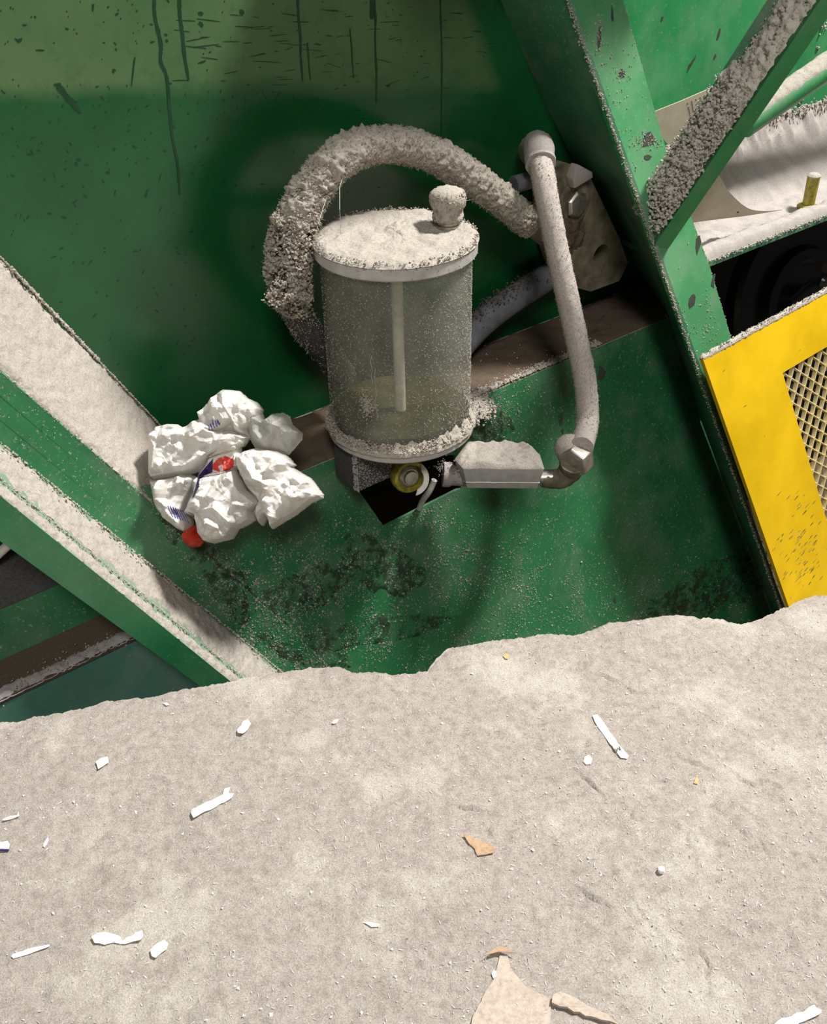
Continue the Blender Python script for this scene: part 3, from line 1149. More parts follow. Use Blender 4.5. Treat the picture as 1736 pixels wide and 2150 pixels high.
# ================================================================== right ledge tray
TZ = (Z(1490, 548, 0)).z
def tray():
    f0, f1 = PP(1470, 573, -.008), PP(1790, 405, -.008)
    zt = (f0.z + f1.z) / 2
    s0, s1 = (f0 - W0).dot(u), (f1 - W0).dot(u) + .8
    of = (f0 - W0).dot(n)
    zf = zt - .020
    t = thing('dusty_tray', 'long green ledge under the cards buried in pale dust', 'ledge', f0)
    mb = MB()
    mb.plate([wp(s0 + .03, zf, .002), wp(s1, zf, .002)], [wp(s0 - .0, zf, of - .028), wp(s1, zf, of - .028)], UP * -.007)
    mb.plate([wp(s0, zt - .012, of), wp(s1, zt - .012, of)], [wp(s0, zt - .002, of), wp(s1, zt - .002, of)], n * -.03)
    mb.build('shelf', MT['green_edge'], t)
    mb = MB()
    k = 60
    rows = []
    # profile across: bank of dust against the wall, hollow, low ridge at the front lip
    na = int((s1 - s0) / .004)
    nb = 56
    for i in range(na + 1):
        s_ = s0 + .014 + (s1 - s0 - .014) * i / na
        row = []
        for j in range(nb + 1):
            v = j / nb
            p = wp(s_, zt, .002 + (of - .004) * v)
            bank = .105 * max(0, 1 - v / .42) ** 1.5
            lipd = .010 * math.exp(-((v - .93) / .08) ** 2)
            h = bank + lipd - .016 * max(0, min(1, (v - .30) / .12)) * max(0, min(1, (.86 - v) / .05)) + .004 + .006 * fbm(p, 30, 3) + .0016 * abs(n1(p, 300)) + (.034 * max(0, fbm(p + V((4, 0, 0)), 26, 4)) + .006 * n1(p, 160) if v < .14 else 0)
            if j in (0, nb):
                h = -.002 if j == nb else h
            row.append(p + UP * h)
        rows.append(row)
    mb.grid(rows)
    mb.build('dust_layer', MT['dust_grey'], t, angle=80)
    mb = MB()
    for _ in range(900):
        s_ = random.uniform(s0, s1)
        mb.crumb(wp(s_, zt + .108 + random.gauss(0, .006), .004 + abs(random.gauss(0, .007))), random.uniform(.0015, .0042))
    for _ in range(900):
        mb.crumb(wp(random.uniform(s0, s1), zt - random.random() * .006, of + random.uniform(-.002, .002)), random.uniform(.001, .003))
    stuff(mb.build('dust_crumbs', MT['dust'], t, smooth=False))
    # bolt
    bp = V(on(1703, 398, wp(0, zt, of * .72), n))
    bp.z = zt - .016
    tb = thing('bolt', 'short dark bolt standing up out of the dusty ledge', 'bolt', bp)
    m2 = MB()
    m2.tube([bp, bp + UP * .062], lambda q: .0105 + .0007 * math.sin(q * 90), 20)
    m2.build('shank', MT['olive'], tb)
    m2 = MB()
    m2.lathe([(.004, .0), (.011, .0), (.012, .003), (.009, .0065), (.003, .0075)], bp + UP * .060, 20, disp=lambda p, d, r, h: d * .001 * n1(p, 400))
    m2.build('dust_cap', MT['dust'], tb)
    m2 = MB()
    m2.lathe([(.019, 0), (.019, .011), (.014, .0125)], bp, 6)
    m2.build('nut', MT['olive'], tb, smooth=False)
    return zt, of, s0, s1


zt, tof, ts0, ts1 = tray()


def panel_right():
    mb = MB()
    q0 = _t + _sd * (zt - .004 - _t.z) + u * .004
    q1 = _t + _sd * (1.6 - _t.z) + u * .004
    mb.prism([q0, wp(2.4, zt - .004), wp(2.4, 1.6), q1], -n * 0.006)
    mb.mat(1)
    for x, y, ln, wd, a in [(1508, 75, .004, .012, .1), (1575, 75, .003, .006, 0), (1450, 135, .016, .004, -.9), (1500, 120, .005, .004, -.8), (1390, 40, .003, .006, .3)]:
        mb.fleck(W(x, y), u * math.cos(a) - UP * math.sin(a), n, ln, wd, 0.0004)
    mb.mat(2)
    for x0, y0, x1, y1 in [(1730, 40, 1715, 110), (1690, 190, 1672, 260)]:
        for k in range(14):
            t = random.random()
            mb.crumb(W(x0 + (x1 - x0) * t + random.gauss(0, 3), y0 + (y1 - y0) * t, 0.001), random.uniform(0.002, 0.005))
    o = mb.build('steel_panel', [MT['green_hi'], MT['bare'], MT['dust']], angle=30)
    tag(o, 'bright green steel panel behind the diagonal brace and the cards', 'panel')


panel_right()


def cards():
    # upper card, leaning against the panel
    mb = MB()
    o = .045
    c = [W(1352, 243, .012), W(1505, 179, .05), W(1496, 252, .05), W(1402, 303, .02)]
    cn = (c[1] - c[0]).cross(c[3] - c[0]).normalized()
    cn = cn if cn.dot(n) > 0 else -cn
    mb.plate([c[0], lerp(c[0], c[1], .5) + cn * .002, c[1]], [c[3], lerp(c[3], c[2], .5) + cn * .002, c[2]], -cn * .0012, 2)
    mb.mat(1)
    ex = (c[1] - c[0]).normalized()
    for k in range(5):
        x0 = .56 + k * .062
        t = .12
        while t < .9:
            dl = random.uniform(.02, .07)
            if random.random() < .85:
                p = lerp(lerp(c[0], c[1], x0), lerp(c[3], c[2], x0 - .02), t)
                q = lerp(lerp(c[0], c[1], x0), lerp(c[3], c[2], x0 - .02), min(.92, t + dl))
                m_ = lerp(p, q, .5) + cn * .0016
                mb.plate([p + cn * .0024, q + cn * .0024], [p + cn * .0024 + ex * .0022, q + cn * .0024 + ex * .0022], -cn * .0012)
            t += dl + .015
    tag(mb.build('card', [MT['card'], MT['ink']]), 'small cream card with lines of fine print, tucked behind the post', 'card')
    # lower curled card
    mb = MB()
    rows = []
    top = spline([W(1440, 335, .165), W(1503, 362, .168), W(1530, 402, .168), W(1570, 437, .166), W(1610, 443, .163), W(1641, 440, .158)], 6)
    bot = spline([W(1432, 472, .138), W(1465, 466, .140), W(1510, 460, .143), W(1560, 454, .148), W(1600, 448, .153), W(1641, 441, .157)], 6)
    mb.plate(top, bot, n * -.0012 + UP * -.0006, 10)
    mb.mat(1)
    mb.fleck(lerp(top[16], bot[16], .62), u, (n + UP * .3).normalized(), .003, .0025, .001)
    tag(mb.build('card', [MT['card'], MT['bare']], angle=80), 'curled cream card lying in the dusty ledge below the brace', 'card')


cards()


# dark machinery in the opening over the yellow guard
def motor():
    c = W(1690, 640, -.16)
    t = thing('drive_wheel', 'black oily wheel in the dark gap above the yellow guard', 'wheel', c)
    ax = (n * 1.0 + UP * .25 - u * .1).normalized()
    mb = MB()
    mb.lathe([(.02, -.05), (.24, -.05), (.25, -.04), (.25, -.01), (.24, 0), (.215, 0), (.205, -.015), (.15, -.018), (.14, .004), (.115, .006), (.105, -.01), (.04, -.012)], c, 72, ax)
    mb.build('rim', MT['gloss_black'], t)
    mb = MB()
    mb.lathe([(.012, -.012), (.05, -.012), (.05, .03), (.042, .036), (.01, .036)], c, 40, ax)
    mb.build('hub', MT['gloss_black'], t)
    p0, p1 = W(1655, 640, -.03), W(1735, 585, -.03)
    t2 = thing('pipe_fitting', 'small black glossy pipe fitting just above the yellow guard edge', 'fitting', p0)
    mb = MB()
    mb.tube([lerp(p0, p1, i / 10) for i in range(11)], lambda q: .013 + .006 * (abs(q - .55) < .16), 16)
    mb.build('body', MT['gloss_black'], t2)
    mb = MB()
    cx = W(1727, 592, -.02)
    mb.lathe([(.010, 0), (.020, 0), (.022, .006), (.018, .012), (.010, .012)], cx, 24, n)
    mb.build('collar', MT['gloss_black'], t2)


motor()


# ================================================================== yellow guard
def guard():
    o = .03
    q = lambda x, y, k=0: PP(x, y, o + k)
    tl = q(1475, 752)
    dl = q(1655, 1272) - tl
    ur = (q(1736, 610) - tl).normalized()
    dn = dl.normalized()
    nn_ = ur.cross(dn).normalized()
    nn_ = nn_ if nn_.dot(n) > 0 else -nn_
    Lh = dl.length * 1.25
    Wd = .62
    t = thing('machine_guard', 'yellow steel guard frame holding expanded metal mesh', 'guard', tl + dn * Lh)
    P = lambda a, b, k=0.0: tl + ur * a + dn * b + nn_ * k
    # opening
    i0 = on(1643, 783, tl, nn_) - tl
    gram = ur.dot(dn)
    def ab(v):
        va, vb = v.dot(ur), v.dot(dn)
        det = 1 - gram * gram
        return (va - gram * vb) / det, (vb - gram * va) / det
    wa, wb = ab(i0)
    mb = MB()
    outer = [P(0, 0), P(Wd, 0), P(Wd, Lh), P(0, Lh)]
    hole = [P(wa, wb), P(Wd - wa, wb), P(Wd - wa, Lh - wb), P(wa, Lh - wb)]
    mb.prism(outer, -nn_ * .007, [hole])
    mb.mat(1)
    for _ in range(36):
        a, b = random.uniform(0, Wd), random.uniform(0, Lh)
        if wa < a < Wd - wa and wb < b < Lh - wb:
            continue
        mb.fleck(P(a, b), ur + dn * random.uniform(-.5, .2), nn_, random.choice([.0015, .002, .004]), .001, .0003)
    for cx, cy, k, sx, sy in [(1680, 1140, 45, 30, 20), (1700, 1060, 18, 20, 25), (1690, 1200, 25, 25, 15)]:
        for _ in range(k):
            p = on(random.gauss(cx, sx), random.gauss(cy, sy), tl, nn_)
            a, b = ab(p - tl)
            if 0.01 < a < wa - .01:
                mb.fleck(p, ur - dn * .25, nn_, random.uniform(.004, .010), random.uniform(.0008, .002), .0003)
    mb.build('frame', [MT['yellow'], MT['olive']], t, angle=30)
    mb = MB()
    dust_sheet(mb, P(-.001, 0, -.0075), P(Wd, 0, -.0075), P(Wd, 0, .001), P(-.001, 0, .001), UP, .007, 70, .0025, .002, .4, 31, fine=.002)
    dust_sheet(mb, P(.001, -.001, .0006), P(Wd, -.001, .0006), P(Wd, .006, .0004), P(.001, .006, .0004), nn_, .0016, 70, .002, .004, .8, 33)
    for _ in range(300):
        mb.crumb(P(random.uniform(0, Wd), 0, random.uniform(-.006, .001)) + UP * .005, random.uniform(.001, .0022))
    mb.build('dust_layer', MT['dust'], t, angle=80)
    # expanded metal
    mb = MB()
    cw, ch = .028, .0158
    a_lo, a_hi, b_lo, b_hi = wa - .005, Wd - wa + .005, wb - .004, Lh - wb + .004
    depth = (-nn_ * .8 - UP * .15 + dn * -.2).normalized() * .007
    thick = dn * .0032
    rows_ = int((b_hi - b_lo) / ch)
    for r in range(rows_ + 1):
        k = int((a_hi - a_lo) / (cw / 2))
        pts = []
        for i in range(k + 1):
            up_ = (i + r) % 2
            pts.append((a_lo + i * cw / 2, b_lo + r * ch + (ch * .47 if up_ else -ch * .47)))
        fine = []
        for (x0, y0), (x1, y1) in zip(pts[:-1], pts[1:]):
            for q_ in (0, .12, .88):
                w_ = 0 if q_ < .1 else (.06 if q_ < .5 else .94)
                fine.append((x0 + (x1 - x0) * q_, y0 + (y1 - y0) * w_))
        fine.append(pts[-1])
        A_ = [P(a, b, -.004) for a, b in fine]
        B_ = [p + depth for p in A_]
        mb.plate(A_, B_, thick)
    mb.build('mesh_infill', MT['mesh'] if 'mesh' in MT else MT['dust'], t, smooth=False)
    mb = MB()
    bk = -.22
    return


MT['mesh'] = m_paint('dusty_yellow_mesh', (0.60, 0.46, 0.12), 0.6, 0.5, 0.9, 0.35, 0.3, 160)
guard()

# ================================================================== reservoir
LID = C0 + ray(830, 497) * 1.246     # centre of the lid's top
RL = .1005


def reservoir():
    t = thing('oil_reservoir', 'clear dust-hazed cylindrical oil reservoir with a flat dusty lid', 'reservoir', LID - UP * .33)
    lid_h = .018
    # lid
    mb = MB()
    mb.lathe([(.02, 0), (RL - .003, 0), (RL, -.002), (RL, -lid_h + .002), (RL - .002, -lid_h), (.02, -lid_h)], LID, 96)
    lid = mb.build('lid', MT['alu'], t)
    # dust on the lid
    mb = MB()
    rows = []
    seg_ = 260
    for i in range(64):
        f = i / 63
        r = (RL + .0015) * (f ** .7)
        row = []
        for j in range(seg_):
            a = 2 * math.pi * j / seg_
            p = LID + V((math.cos(a) * r, math.sin(a) * r, 0))
            e = min(1, max(0, (RL - r) / .007 + .5 * fbm(p, 110, 3)))
            back = max(0, (p - LID).dot(V((-.2, 1, 0))) / RL - .45)
            h = (.0036 + .0034 * fbm(p, 34, 4) + .0016 * abs(n1(p, 260))) * e ** .7 - .0025 * back - .0004 - (0.001 if f > .98 else 0)
            # a raised step round a lump near the middle
            lump = (p - (LID + V((.008, .012, 0)))).length
            if lump < .022:
                h += .006 * (1 - (lump / .022) ** 4) + .002 * n1(p, 180)
            row.append(p + UP * h)
        rows.append(row)
    mb.grid(rows, True)
    for _ in range(2300):
        a = random.uniform(0, 6.283)
        p = LID + V((math.cos(a) * RL, math.sin(a) * RL, 0)) * random.uniform(.90, 1.012)
        mb.crumb(p + UP * random.uniform(-.004, .004), random.uniform(.0006, .002))
    for _ in range(160):
        a = random.uniform(0, 6.283)
        p = LID + V((math.cos(a), math.sin(a), 0)) * RL * 1.0 - UP * random.uniform(.002, .018)
        mb.crumb(p, random.uniform(.0005, .0012))
    mb.build('dust_layer', MT['dust'], lid, angle=80)
    # filler cap
    fc = Z(940, 478, LID.z)
    mb = MB()
    mb.lathe([(.005, -.001), (.016, -.001), (.016, .005), (.0135, .006), (.0135, .012), (.015, .014), (.015, .024), (.005, .024)], fc, 40)
    cap = mb.build('filler_cap', MT['steel'], t)
    mb = MB()
    mb.lathe([(.006, .010), (.0170, .0095), (.0188, .013), (.0186, .017), (.0172, .020), (.0185, .024), (.0212, .029), (.0226, .035), (.0218, .041), (.0185, .046), (.011, .049), (.003, .050)], fc, 110,
             disp=lambda p, d, r, h: d * (.0022 * fbm(p, 110, 4) + .0012 * n1(p, 330)) + UP * (.0016 * n1(p, 170) + .0008 * n1(p, 400)))
    for _ in range(620):
        a, h = random.uniform(0, 6.283), random.uniform(.010, .046)
        r = float(np.interp(h, [.010, .013, .017, .020, .024, .029, .035, .041, .046], [.0175, .0188, .0186, .0172, .0185, .0212, .0226, .0218, .0185]))
        mb.crumb(fc + V((math.cos(a), math.sin(a), 0)) * r + UP * h, random.uniform(.0006, .0018))
    mb.fibre(fc + V((.020, -.010, .036)), V((1, -.2, .25)), .014, .0004)
    mb.build('dust_clump', MT['dust_fluff'], cap, angle=80)
    # clear body
    hb = .232
    rb = .0935
    mb = MB()
    rows = []
    prof = [(rb, -lid_h + .002), (rb, -.06), (rb, -.12), (rb, -.18), (rb, -lid_h - hb - .002), (rb - .004, -lid_h - hb - .002), (rb - .004, -.18), (rb - .004, -.12), (rb - .004, -.06), (rb - .004, -lid_h + .002)]
    k = 96
    b = mb.grid([[LID + V((math.cos(2 * math.pi * j / k) * r, math.sin(2 * math.pi * j / k) * r, h)) for j in range(k)] for r, h in prof + prof[:1]], True)
    body = mb.build('clear_cylinder', MT['clear'], t, merge=True)
    # specks stuck to the plastic, denser to the right
    mb = MB()
    for _ in range(5200):
        w_ = random.random()
        a = random.uniform(-math.pi, .1) if w_ < .55 else random.gauss(-.35, .45)
        h = -lid_h - hb * random.random() ** .9
        d = V((math.cos(a), math.sin(a), 0))
        p = LID + d * (rb + .0003) + UP * h
        if random.random() < .3:
            mb.fibre(p, V((random.gauss(0, 1) * -d.y, random.gauss(0, 1) * d.x, random.gauss(0, 1))), random.uniform(.002, .005), .00035)
        else:
            mb.crumb(p, random.uniform(.0003, .0010))
    for _ in range(260):
        d = V((math.cos(-2.05 + random.gauss(0, .10)), 0, 0))
        a = -2.02 + random.gauss(0, .06)
        d = V((math.cos(a), math.sin(a), 0))
        mb.crumb(LID + d * rb + UP * (-.185 + random.gauss(0, .009)), random.uniform(.0007, .0016))
    stuff(mb.build('dust_specks', MT['dust'], body, smooth=False), 'dust specks stuck to the clear wall')
    # runs scratched in the haze
    mb = MB()
    for a, h0, h1 in [(-1.93, -.115, -.155), (-1.885, -.132, -.205)]:
        d = V((math.cos(a), math.sin(a), 0))
        mb.tube([LID + d * (rb + .0002) + UP * lerp(h0, h1, i / 8) + V((-d.y, d.x, 0)) * .0012 * math.sin(i * 1.7 + a * 9) for i in range(9)], .0004, 6)
    mb.build('streak', MT['dust_grey'], body)
    # inner tube
    c2 = LID + V((0.0, 0.0, 0))
    mb = MB()
    mb.tube([c2 - UP * (lid_h - .001), c2 - UP * (lid_h + hb - .001)], .0075, 20)
    mb.build('dip_tube', MT['tube'], t)
    mb = MB()
    mb.lathe([(.004, -lid_h - hb + .001), (rb - .0055, -lid_h - hb + .001), (rb - .0055, -lid_h - hb + .016), (.004, -lid_h - hb + .012)], LID, 64, disp=lambda p, d, r, h: UP * (.004 * n1(p, 40) if h > -lid_h - hb + .005 else 0))
    mb.build('oil_residue', MT['oil'], t)
    # lower flange
    zb = -lid_h - hb
    mb = MB()
    mb.lathe([(.02, zb), (rb + .003, zb), (rb + .0055, zb - .002), (rb + .0055, zb - .013), (rb + .003, zb - .0155), (.02, zb - .0155)], LID, 96)
    fl = mb.build('lower_flange', MT['alu'], t)
    mb = MB()
    rows = []
    for i in range(15):
        row = []
        f = i / 14
        for j in range(300):
            a = 2 * math.pi * j / 300
            d = V((math.cos(a), math.sin(a), 0))
            r = rb - .0005 + (.0085) * f
            p = LID + d * r + UP * zb
            right = .6 + .5 * max(0, d.dot(V((.8, -.4, 0))))
            h = right * (.011 * (1 - f) ** 1.2 + .003) * (.8 + .7 * fbm(p, 90, 4)) + .001 * n1(p, 350)
            row.append(p + UP * (h if i < 14 else -.004) + d * .0022 * n1(p, 150))
        rows.append(row)
    mb.grid(rows, True)
    for _ in range(3400):
        a = random.uniform(0, 6.283)
        d = V((math.cos(a), math.sin(a), 0))
        f = random.random()
        mb.crumb(LID + d * (rb + .001 + .007 * f) + UP * (zb + .011 * (1 - f) * random.random() + .002), random.uniform(.0006, .0022))
    mb.build('dust_ring', MT['dust_fluff'], fl, angle=80)
    # mounting block below
    zt_ = zb - .015
    bc = LID + UP * zt_
    x_, y_ = u * 1, n
    mb = MB()
    k = .036
    c_ = W(800, 985, 0)
    def bx(cx, cz0, cz1, hu, hn, off):
        p = bc + u * cx + n * off
        return [p + u * a * hu + n * b2 * hn + UP * cz0 for a, b2 in ((-1, -1), (1, -1), (1, 1), (-1, 1))], UP * (cz1 - cz0)
    pl, ex = bx(-.040, -.058, .001, .052, .026, -.004)
    mb.prism(pl, ex)
    blk = mb.build('mounting_block', MT['dust_dark'], t, bev=.002)
    mb = MB()
    f0_ = bc + n * .023
    for _ in range(1500):
        p = f0_ + u * random.uniform(-.09, .008) + UP * random.uniform(-.056, 0)
        mb.crumb(p, random.uniform(.0005, .0013))
    for _ in range(300):
        mb.crumb(f0_ + u * (-.092) + UP * random.uniform(-.058, 0) + n * random.uniform(-.01, .001), random.uniform(.0008, .002))
    stuff(mb.build('dust_specks', MT['dust_grey'], blk, smooth=False))
    mb = MB()
    pl, ex = bx(.05, -.045, -.006, .022, .02, .0)
    mb.prism(pl, ex)
    mb.build('outlet_port', MT['rubber'], t, bev=.003)
    # round shut-off knob
    kc = on(858, 999, bc + n * .036, n)
    ka = (n + UP * .15 + V((-.15, -.3, 0))).normalized()
    mb = MB()
    mb.lathe([(.004, -.012), (.022, -.012), (.0245, -.008), (.0245, .002), (.0225, .006), (.0185, .007), (.0165, .001), (.004, .001)], kc, 48, ka)
    kn = mb.build('valve_knob', MT['olive'], t)
    mb = MB()
    mb.lathe([(.002, .0), (.0155, .0), (.0155, .003), (.012, .006), (.0105, .006), (.0095, .010), (.002, .0105)], kc, 32, ka)
    mb.build('screw', MT['steel'], kn)
    mb = MB()
    e1 = ka.orthogonal().normalized()
    e2 = ka.cross(e1)
    def kp(a, r, h):
        return kc + CR * math.cos(a) * r + CU * math.sin(a) * r + ka * h
    A_ = [kp(math.radians(q), .024, .008) for q in range(-75, 56, 10)]
    B_ = [kp(math.radians(q * .75 - 4), .0165, .0095) for q in range(-75, 56, 10)]
    mb.plate(A_, B_, ka * .0016)
    mb.build('locking_tab', MT['tube'], kn)
    # wire hanging into the opening
    mb = MB()
    mb.tube(spline([on(912, 1008, bc + n * .02, n), on(902, 1030, bc + n * .015, n), on(888, 1050, bc + n * .0, n), on(880, 1068, bc - n * .01, n)], 6), .0045, 10)
    mb.build('cable', MT['tube'], t)
    return bc


BC = reservoir()


# ================================================================== inline block + grey hose
BO = (BC - W0).dot(n)     # distance of the reservoir axis from the panel


YB = 1.20                                   # depth at which the pipe block stands, just right of the reservoir foot


def Y(x, y, yy=YB):
    return on(x, y, V((0, yy, 0)), V((0, -1, 0)))


def inline_block():
    fa = Y(972, 984)
    ztop = fa.z
    fb = Z(1143, 985, ztop)
    t = thing('pipe_block', 'grey cast aluminium pipe block with dust on top, right of the reservoir foot', 'valve block', Y(1055, 1028))
    ax = (fb - fa).normalized()
    sd = UP.cross(ax)
    zlo = Y(985, 1027, fa.y + .002).z
    depth = (Z(990, 929, ztop) - fa).dot(sd)
    A = lerp(fa, fb, .5) + sd * depth * .5 - UP * (ztop - zlo) * .5
    top = [fa, fb, fb + sd * depth * .55 - ax * .004, fb + sd * depth * .98 - ax * .022, fa + sd * depth + ax * .006, fa + sd * depth * .35 - ax * .012]
    mb = MB()
    cen = sum(top, V()) / 6
    a = mb.add(top)
    b = mb.add([V((p.x + (cen.x - p.x) * .12, p.y + (cen.y - p.y) * .12, zlo)) for p in top])
    mb.face(*range(a, a + 6))
    mb.face(*reversed(range(b, b + 6)))
    for i in range(6):
        j = (i + 1) % 6
        mb.face(a + i, b + i, b + j, a + j)
    bd = mb.build('body', MT['alu'], t, bev=.0025)
    # raised line along the body
    mb = MB()
    f = .68
    k_ = .12 * f
    pa = V((fa.x + (cen.x - fa.x) * k_, fa.y + (cen.y - fa.y) * k_, lerp(ztop, zlo, f)))
    pb = V((fb.x + (cen.x - fb.x) * k_, fb.y + (cen.y - fb.y) * k_, lerp(ztop, zlo, f)))
    mb.tube([lerp(pa, pb, i / 12) for i in range(13)], .0009, 6)
    mb.build('parting_line', MT['tube'], bd)
    mb = MB()
    rows = []
    for i in range(22):
        row = []
        f = i / 21
        for j in range(160):
            q = j / 160 * 6
            e = int(q)
            p = lerp(top[e], top[(e + 1) % 6], q - e)
            p = lerp(cen, p, f ** .8 * 1.0)
            h = (.006 + .005 * fbm(p, 45, 4) + .001 * n1(p, 300)) * min(1, (1 - f) * 5 + .12) - (.001 if f > .99 else 0)
            row.append(p + UP * h)
        rows.append(row)
    mb.grid(rows, True)
    mb.build('dust_layer', MT['dust'], bd, angle=80)
    # left neck and nipple
    mb = MB()
    l0 = Y(930, 996, A.y)
    l1 = Y(985, 1000, A.y)
    mb.tube([lerp(l0, l1, i / 8) for i in range(9)], lambda q: .015 + .003 * (q < .35), 24)
    for _ in range(500):
        mb.crumb(lerp(l0, l1, random.random()) + UP * .012 + V((random.gauss(0, .007), random.gauss(0, .007), random.gauss(0, .004))), random.uniform(.0008, .0022))
    mb.build('inlet_neck', MT['dust_grey'], t)
    mb = MB()
    r0 = Y(1115, 1004, A.y)
    r1 = Y(1165, 1002, A.y)
    mb.tube([lerp(r0, r1, i / 8) for i in range(9)], .0115, 24)
    mb.build('outlet_nipple', MT['steel'], t)
    return A, sd


IA, isd = inline_block()
grey_path_px = [(1221, 940, .150), (1227, 915, .150), (1233, 880, .148), (1228, 800, .140), (1212, 720, .130), (1190, 620, .118), (1170, 530, .112), (1152, 440, .108), (1140, 370, .106), (1133, 335, .104)]


def grey_hose():
    ob = (Y(1221, 940, IA.y) - W0).dot(n)
    pts = []
    for i, (x, y, o) in enumerate(grey_path_px):
        t_ = i / (len(grey_path_px) - 1)
        pts.append(W(x, y, ob * (1 - t_) + .10 * t_))
    path = spline(pts, 14)
    t = thing('hose', 'smooth dust-coated grey hose running upright to the right of the reservoir', 'hose', pts[0])
    mb = MB()
    mb.tube(path, .0165, 32, disp=lambda p, d, q: (.0013 * fbm(p, 120, 3) + .0009 * n1(p, 380)) * max(.15, d.dot(UP * .5 + V((.5, -.5, 0)))))
    mb.mat(1)
    for _ in range(2600):
        i = random.randrange(10, len(path) - 1)
        d = V((random.gauss(0, 1), random.gauss(0, 1), random.gauss(0, 1))).normalized()
        tt = (path[i + 1] - path[i]).normalized()
        d = (d - tt * d.dot(tt)).normalized()
        mb.crumb(lerp(path[i], path[i + 1], random.random()) + d * .0172, random.uniform(.0004, .0010))
    mb.build('tube', [MT['grey_hose'], MT['dust']], t, angle=80)
    # top elbow
    mb = MB()
    e = path[-1]
    el = [path[-6], path[-3], e, e + UP * .010 + V((0, .010, 0)), e + UP * .010 + V((0, .03, 0)), e + UP * .002 + V((0, .05, 0)), e - UP * .012 + V((0, .085, 0))]
    el = spline(el, 6)
    mb.tube(el, .0215, 28, disp=lambda p, d, q: .0016 * fbm(p, 100, 3))
    mb.build('elbow', MT['dust_grey'], t, angle=80)
    # bottom nut and elbow
    mb = MB()
    b0 = path[0]
    td = (path[2] - path[0]).normalized()
    c = b0 - td * .012
    axn = (td * .8 + V((.35, 0, .1))).normalized()
    c = Y(1209, 966, b0.y)
    mb.lathe([(.010, -.014), (.0225, -.014), (.0245, -.011), (.0245, .012), (.0225, .015), (.010, .015)], c, 6, axn)
    mb.build('hex_nut', MT['steel'], t, bev=.0015)
    mb = MB()
    q0 = c - axn * .008
    qs = spline([q0, Y(1197, 988, b0.y), Y(1180, 1003, lerp(b0, IA, .5).y), Y(1160, 1006, IA.y), Y(1138, 1005, IA.y)], 6)
    mb.tube(qs, lambda q: .0185 - .006 * q, 24, disp=lambda p, d, q: .001 * fbm(p, 120, 3))
    mb.build('elbow', MT['pale'], t, angle=80)
    mb = MB()
    c2 = Y(1194, 940, b0.y + .015)
    mb.lathe([(.004, -.02), (.019, -.02), (.021, 0), (.018, .010), (.011, .016), (.002, .018)], c2, 36, (UP + V((-.4, -.2, 0))).normalized(), disp=lambda p, d, r, h: d * .002 * fbm(p, 110, 3))
    mb.build('dust_cap', MT['dust'], t, angle=80)


grey_hose()


